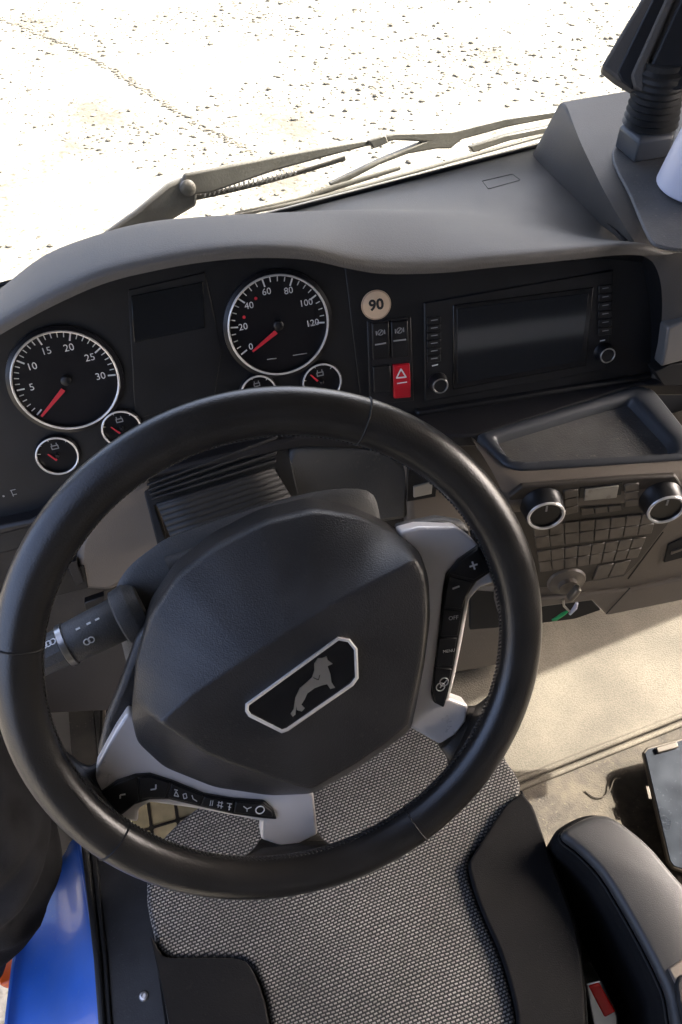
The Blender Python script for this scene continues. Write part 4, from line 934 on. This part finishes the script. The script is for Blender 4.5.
# ================================================================== DOOR SILL, BODY SIDE, LEG
slz = PL((-.33, -.1, 1.50), (0, 0, 1))
sill = thing('door_sill', (-.33, -.1, Z_FLOOR), 'scuffed black plastic door sill trim with one screw beside the seat', 'sill trim')
plate('trim', slz, [(97, 830), (150, 840), (152, 900), (172, 1040), (185, 1120), (120, 1120), (108, 1024), (97, 900), (92, 850)], 0, .20, M_SILL, sill, bevel=.006, bseg=3)
plate('sealing_lip', slz, [(80, 840), (87, 840), (101, 960), (106, 1030), (114, 1120), (106, 1120), (98, 1030), (93, 960)], .012, .10, M_RUBBER, sill, bevel=.004, bseg=3)
plate('sealing_lip', slz, [(89, 840), (95, 840), (107, 960), (112, 1030), (119, 1120), (114, 1120), (106, 1030), (102, 960)], .006, .10, M_RUBBER, sill, bevel=.002, bseg=3)
P = slz.at(144, 996)
sc = MB().lathe(P, slz.frame(), [(.007, 0), (.007, .001), (.0055, .0028), (.003, .0032), (.0028, .001), (0, .001)], 20).build('screw', M_CHROMED, sill)
MB().tube([slz.at(150, 890, .001), slz.at(158, 960, .001), slz.at(171, 1030, .001)], .0016, 8).build('trim_edge', M_LOWER, sill)
# blue painted body side under the open door
bl = thing('cab_side_panel', (-.47, -.05, 1.0), 'blue painted lower cab side with bright rolled edge below the door', 'body panel')
def bluerow(px): return [onZ(x, y, z) for x, y, z in px]
c1 = bluerow([(78, 838, 1.47), (88, 900, 1.47), (97, 960, 1.47), (101, 1030, 1.47), (106, 1120, 1.47)])
c2 = bluerow([(72, 842, 1.458), (82, 902, 1.458), (91, 961, 1.458), (95, 1030, 1.458), (99, 1120, 1.458)])
c3 = bluerow([(60, 860, 1.40), (64, 905, 1.40), (62, 962, 1.40), (58, 1030, 1.40), (52, 1120, 1.40)])
c4 = bluerow([(20, 880, 1.36), (30, 915, 1.36), (25, 965, 1.36), (18, 1030, 1.36), (12, 1120, 1.36)])
c5 = [p+V((-.02, 0, -.02)) for p in c4]; c6 = [p+V((-.022, 0, -.30)) for p in c4]
MB().grid(fine([crom(r, 4) for r in (c1, c2, c3, c4, c5, c6)], 4)).build('paint_skin', M_BLUE, bl, solid=.003, fixn=False, angle=80)
MB().tube([p+V((.002, 0, .003)) for p in crom(c1, 4)], .0042, 10).build('rolled_edge', M_BLUE, bl)
tag(MB().box(onZ(11, 963, 1.22), V((1, 0, 0)), V((0, 1, 0)), V((0, 0, 1)), .03, .07, .035).build('side_marker', M_ORANGE, bevel=.006, bseg=3), 'orange marker lens on the cab side at lower left', 'marker light')
# person's leg beside the sill
per = thing('person', onZ(-80, 900, 1.2), 'person in black cotton trousers, leg bent beside the door sill', 'person')
path = crom([onZ(-170, 690, 1.86), onZ(-90, 765, 1.80), onZ(-20, 838, 1.72), onZ(-28, 900, 1.62), onZ(-60, 960, 1.45), onZ(-110, 1030, 1.2)], 10)
rad = interp([.105, .098, .080, .074, .068, .062], len(path))
loops = []
u = None
for i, p in enumerate(path):
    t = (path[min(i+1, len(path)-1)]-path[max(i-1, 0)]).normalized(); u = (V((0, 0, 1))-t*t.z).normalized() if abs(t.z) < .95 else V((0, 1, 0)); x = t.cross(u)
    lp = []
    for j in range(48):
        b = 2*pi*j/48; dr = x*cos(b)+u*sin(b); q = p+dr*rad[i]
        f = noise.noise(q*9+V((3, 1, 7)))*.014 + abs(sin(i*.55+b*2.0+noise.noise(q*14)*3.5))**.6*.024 + abs(noise.noise(V((q.x*8, q.y*8, q.z*26))))*-.022
        lp.append(q+dr*f)
    loops.append(lp)
MB().loft(loops).build('trouser_leg', M_CLOTH, per, angle=180, subd=1)
